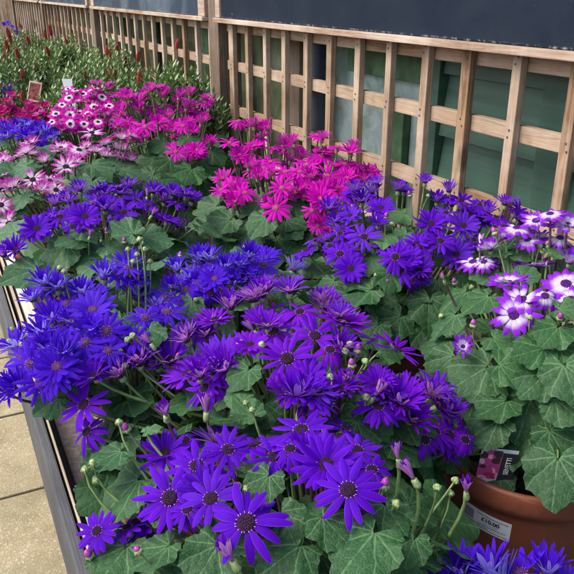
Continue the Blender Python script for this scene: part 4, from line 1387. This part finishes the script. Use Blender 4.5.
def on_pot(x, y, lift=.0006):
    """flat sticker coordinates -> the pot's tapered wall"""
    tilt = R(-4)
    xx, yy = x * math.cos(tilt) - y * math.sin(tilt), x * math.sin(tilt) + y * math.cos(tilt)
    z = ZC + yy
    r = PR * (.74 + (.92 - .74) * z / (PH * .80)) + lift
    a = ANG0 + xx / r
    return Vector((r * math.cos(a), r * math.sin(a), z))


SW, SH = .036, .0165
sm = MB()
nx = 12
V = []
for j in range(3):
    for i in range(nx + 1):
        V.append(on_pot(-SW + 2 * SW * i / nx, -SH + SH * j, .0008)[:])
F = [(j * (nx + 1) + i, j * (nx + 1) + i + 1, (j + 1) * (nx + 1) + i + 1, (j + 1) * (nx + 1) + i) for j in range(2) for i in range(nx)]
sm.add(V, F)
stk = sm.obj('price_sticker', M['white'], eplant)


def strip(mb, x0, x1, y0, y1, lift=.0014):
    n = max(1, int((x1 - x0) / .006))
    V = [on_pot(x0 + (x1 - x0) * i / n, y, lift)[:] for y in (y0, y1) for i in range(n + 1)]
    mb.add(V, [(i, i + 1, n + 2 + i, n + 1 + i) for i in range(n)])


bm_ = MB()
strip(bm_, -SW + .003, -SW + .019, -.006, .011)
o = bm_.obj('printed_picture', M['inkgrey'], stk, False)
bm_ = MB()
rr = random.Random(4)
for ln, (ya, x0, x1) in enumerate(((.0115, -.012, .033), (-.0095, -.033, .006), (-.0125, -.033, .033), (-.0062, -.010, .030))):
    x = x0
    while x < x1:
        w = rr.uniform(.001, .0035)
        strip(bm_, x, min(x1, x + w), ya - .0006, ya + .0006)
        x += w + .0008
bm_.obj('small_print', M['ink'], stk, False)
text_mesh('£10.00', .0095, 'ink', stk, 'price', lambda x, y: on_pot(x + .008, y + .004, .0015), True)
text_mesh('1 for £10.00', .0045, 'inkgrey', stk, 'price_line', lambda x, y: on_pot(x + .008, y - .0025, .0015))

# care label standing in the same pot
def card(name, pos, wdir, hdir, w, h, mats, parent, taper=.0, nrows=6, bend=.0):
    mb = MB()
    pos, wd, hd = Vector(pos), nrm(wdir), nrm(hdir)
    nn = nrm(wd.cross(hd))
    V, U = [], []
    for j in range(nrows + 1):
        s = j / nrows
        for u in (-.5, 0, .5):
            ww = w * (1 - taper * (1 - s))
            V.append(pos + wd * u * ww + hd * h * s + nn * (bend * s * s))
            U.append((u + .5, s))
    k = len(V)
    V += [v - nn * .0006 for v in V]
    F = []
    for j in range(nrows):
        for i in range(2):
            a = j * 3 + i
            F.append((a, a + 1, a + 4, a + 3))
            F.append((k + a, k + a + 3, k + a + 4, k + a + 1))
    mb.add([v[:] for v in V], F, U + U)
    o = mb.obj(name, mats, parent, False)
    return o, (pos, wd, hd, nn)


pe = Vector(eplant.location)


def label_at(px_, py_, t):
    return CAM + ray(px_, py_) * t


# position: rim of the big pot seen at (497,482)
base = Vector((-.100, -.035, PH * .88))
hd = nrm(Vector((-.10, -.25, 1)))
wd = nrm(Vector((.80, -.60, 0)))
lab, fr = card('care_label', base, wd, hd, .046, .085, M['white'], eplant, .1, bend=-.004)
pos, wd, hd, nn = fr


def on_card(u, v, lift=.0008):
    return pos + wd * u + hd * v + nn * (lift - .004 * (v / .085) ** 2)


pm = MB()
V = [on_card(x, y)[:] for y in (.03, .045, .06, .083) for x in (-.0225, .004)]
pm.add(V, [(2 * i, 2 * i + 1, 2 * i + 3, 2 * i + 2) for i in range(3)], [(x, y) for y in (0, .3, .6, 1) for x in (0, .5)])
pm.obj('label_picture', M['labelphoto'], lab, False)
pm = MB()
V = [on_card(x, y)[:] for y in (.02, .045, .06, .080) for x in (.0045, .0235)]
pm.add(V, [(2 * i, 2 * i + 1, 2 * i + 3, 2 * i + 2) for i in range(3)])
pm.obj('label_band', M['ink'], lab, False)
text_mesh('SENETTI', .0085, 'white', lab, 'label_word', lambda x, y: on_card(.0135 - y, .058 + x, .0018), True)

# blank folded label between the near plant and the big pot
pa = Vector(A1[0].location)
p0 = CAM + ray(432, 522) * ((BENCH + .20 - EYE) / ray(432, 522).z) - pa
card('care_label', p0 + Vector((0, 0, -.05)), Vector((.7, -.2, .1)), Vector((-.25, .25, 1)), .036, .10, M['white'], A1[0], .55, bend=.006)
# white label by the bench edge
p0 = CAM + ray(96, 506) * ((BENCH + .16 - EYE) / ray(96, 506).z) - pa
card('care_label', p0 + Vector((0, 0, -.06)), Vector((.9, -.3, 0)), Vector((-.1, .2, 1)), .03, .09, M['white'], A1[0], .3)
# white label in the ringed plant
ph = Vector(H1[0].location)
card('care_label', Vector((0, .20, .41)), Vector((.85, -.4, 0)), Vector((-.08, .1, 1)), .036, .14, M['white'], H1[0], .5)
# red hanging tag on the shrub in the red pot
for o in list(bpy.data.objects):
    if o.get('label', '').startswith('grey green shrub in the red pot'):
        rb = MB()
        rb.box(-.032, .032, -.0015, .0015, 0, .10, bev=.001)
        tg = rb.obj('red_tag', simple('printed_red_card', (.24, .045, .035), .5, .6, 90), o, False)
        tg.scale = (.8, 1, .8)
        tg.location = (.015, -.22, .42)
        tg.rotation_euler = (R(-15), R(12), R(-25))
        rb = MB()
        for (a, b, c_, d_) in ((-.032, .032, .092, .1), (-.032, .032, 0, .008), (-.032, -.026, .0085, .0915), (.026, .032, .0085, .0915)):
            rb.box(a, b, -.003, .003, c_, d_, bev=.0008)
        tb = rb.obj('tag_border', simple('pinkish_card', (.62, .40, .34), .6), tg, False)

# ------------------------------------------------------------------ light
w = bpy.data.worlds.new('World')
SC.world = w
w.use_nodes = True
nt = w.node_tree
nt.nodes.clear()
sky = nt.nodes.new('ShaderNodeTexSky')
sky.sky_type = 'NISHITA'
sky.sun_disc = False
sky.air_density = 1.0
sky.dust_density = 4.0
sky.ozone_density = 1.0
EL, AZ = R(52), R(-75)                   # azimuth from +Y toward +X
sky.sun_elevation = EL
sky.sun_rotation = AZ
bg = nt.nodes.new('ShaderNodeBackground')
bg.inputs[1].default_value = .15
out = nt.nodes.new('ShaderNodeOutputWorld')
nt.links.new(sky.outputs[0], bg.inputs[0])
nt.links.new(bg.outputs[0], out.inputs[0])
sun = bpy.data.lights.new('sun', 'SUN')
sun.energy = 1.1
sun.angle = R(35)
sun.color = (1, .96, .90)
so = bpy.data.objects.new('sun', sun)
COL.objects.link(so)
dirv = Vector((math.sin(AZ) * math.cos(EL), math.cos(AZ) * math.cos(EL), math.sin(EL)))
so.rotation_euler = dirv.to_track_quat('Z', 'Y').to_euler()
so.location = (-2, 1, 6)

# ------------------------------------------------------------------ camera
cam = bpy.data.cameras.new('camera')
cam.sensor_width = 36
cam.sensor_fit = 'HORIZONTAL'
cam.lens = 36 * FPX / 574
cam.clip_start = .01
cam.clip_end = 200
co = bpy.data.objects.new('camera', cam)
COL.objects.link(co)
co.matrix_world = Matrix.Translation(CAM) @ Matrix((RGT, UPV, -FWD)).transposed().to_4x4()
SC.camera = co

SC.render.engine = 'CYCLES'
SC.view_settings.view_transform = 'Standard'
SC.view_settings.look = 'None'
SC.view_settings.gamma = 1
SC.view_settings.exposure = 1.18
SC.cycles.max_bounces = 5
SC.cycles.diffuse_bounces = 2
SC.cycles.transmission_bounces = 2
SC.cycles.glossy_bounces = 2
SC.cycles.use_adaptive_sampling = True
SC.cycles.adaptive_threshold = .03
SC.cycles.use_denoising = True
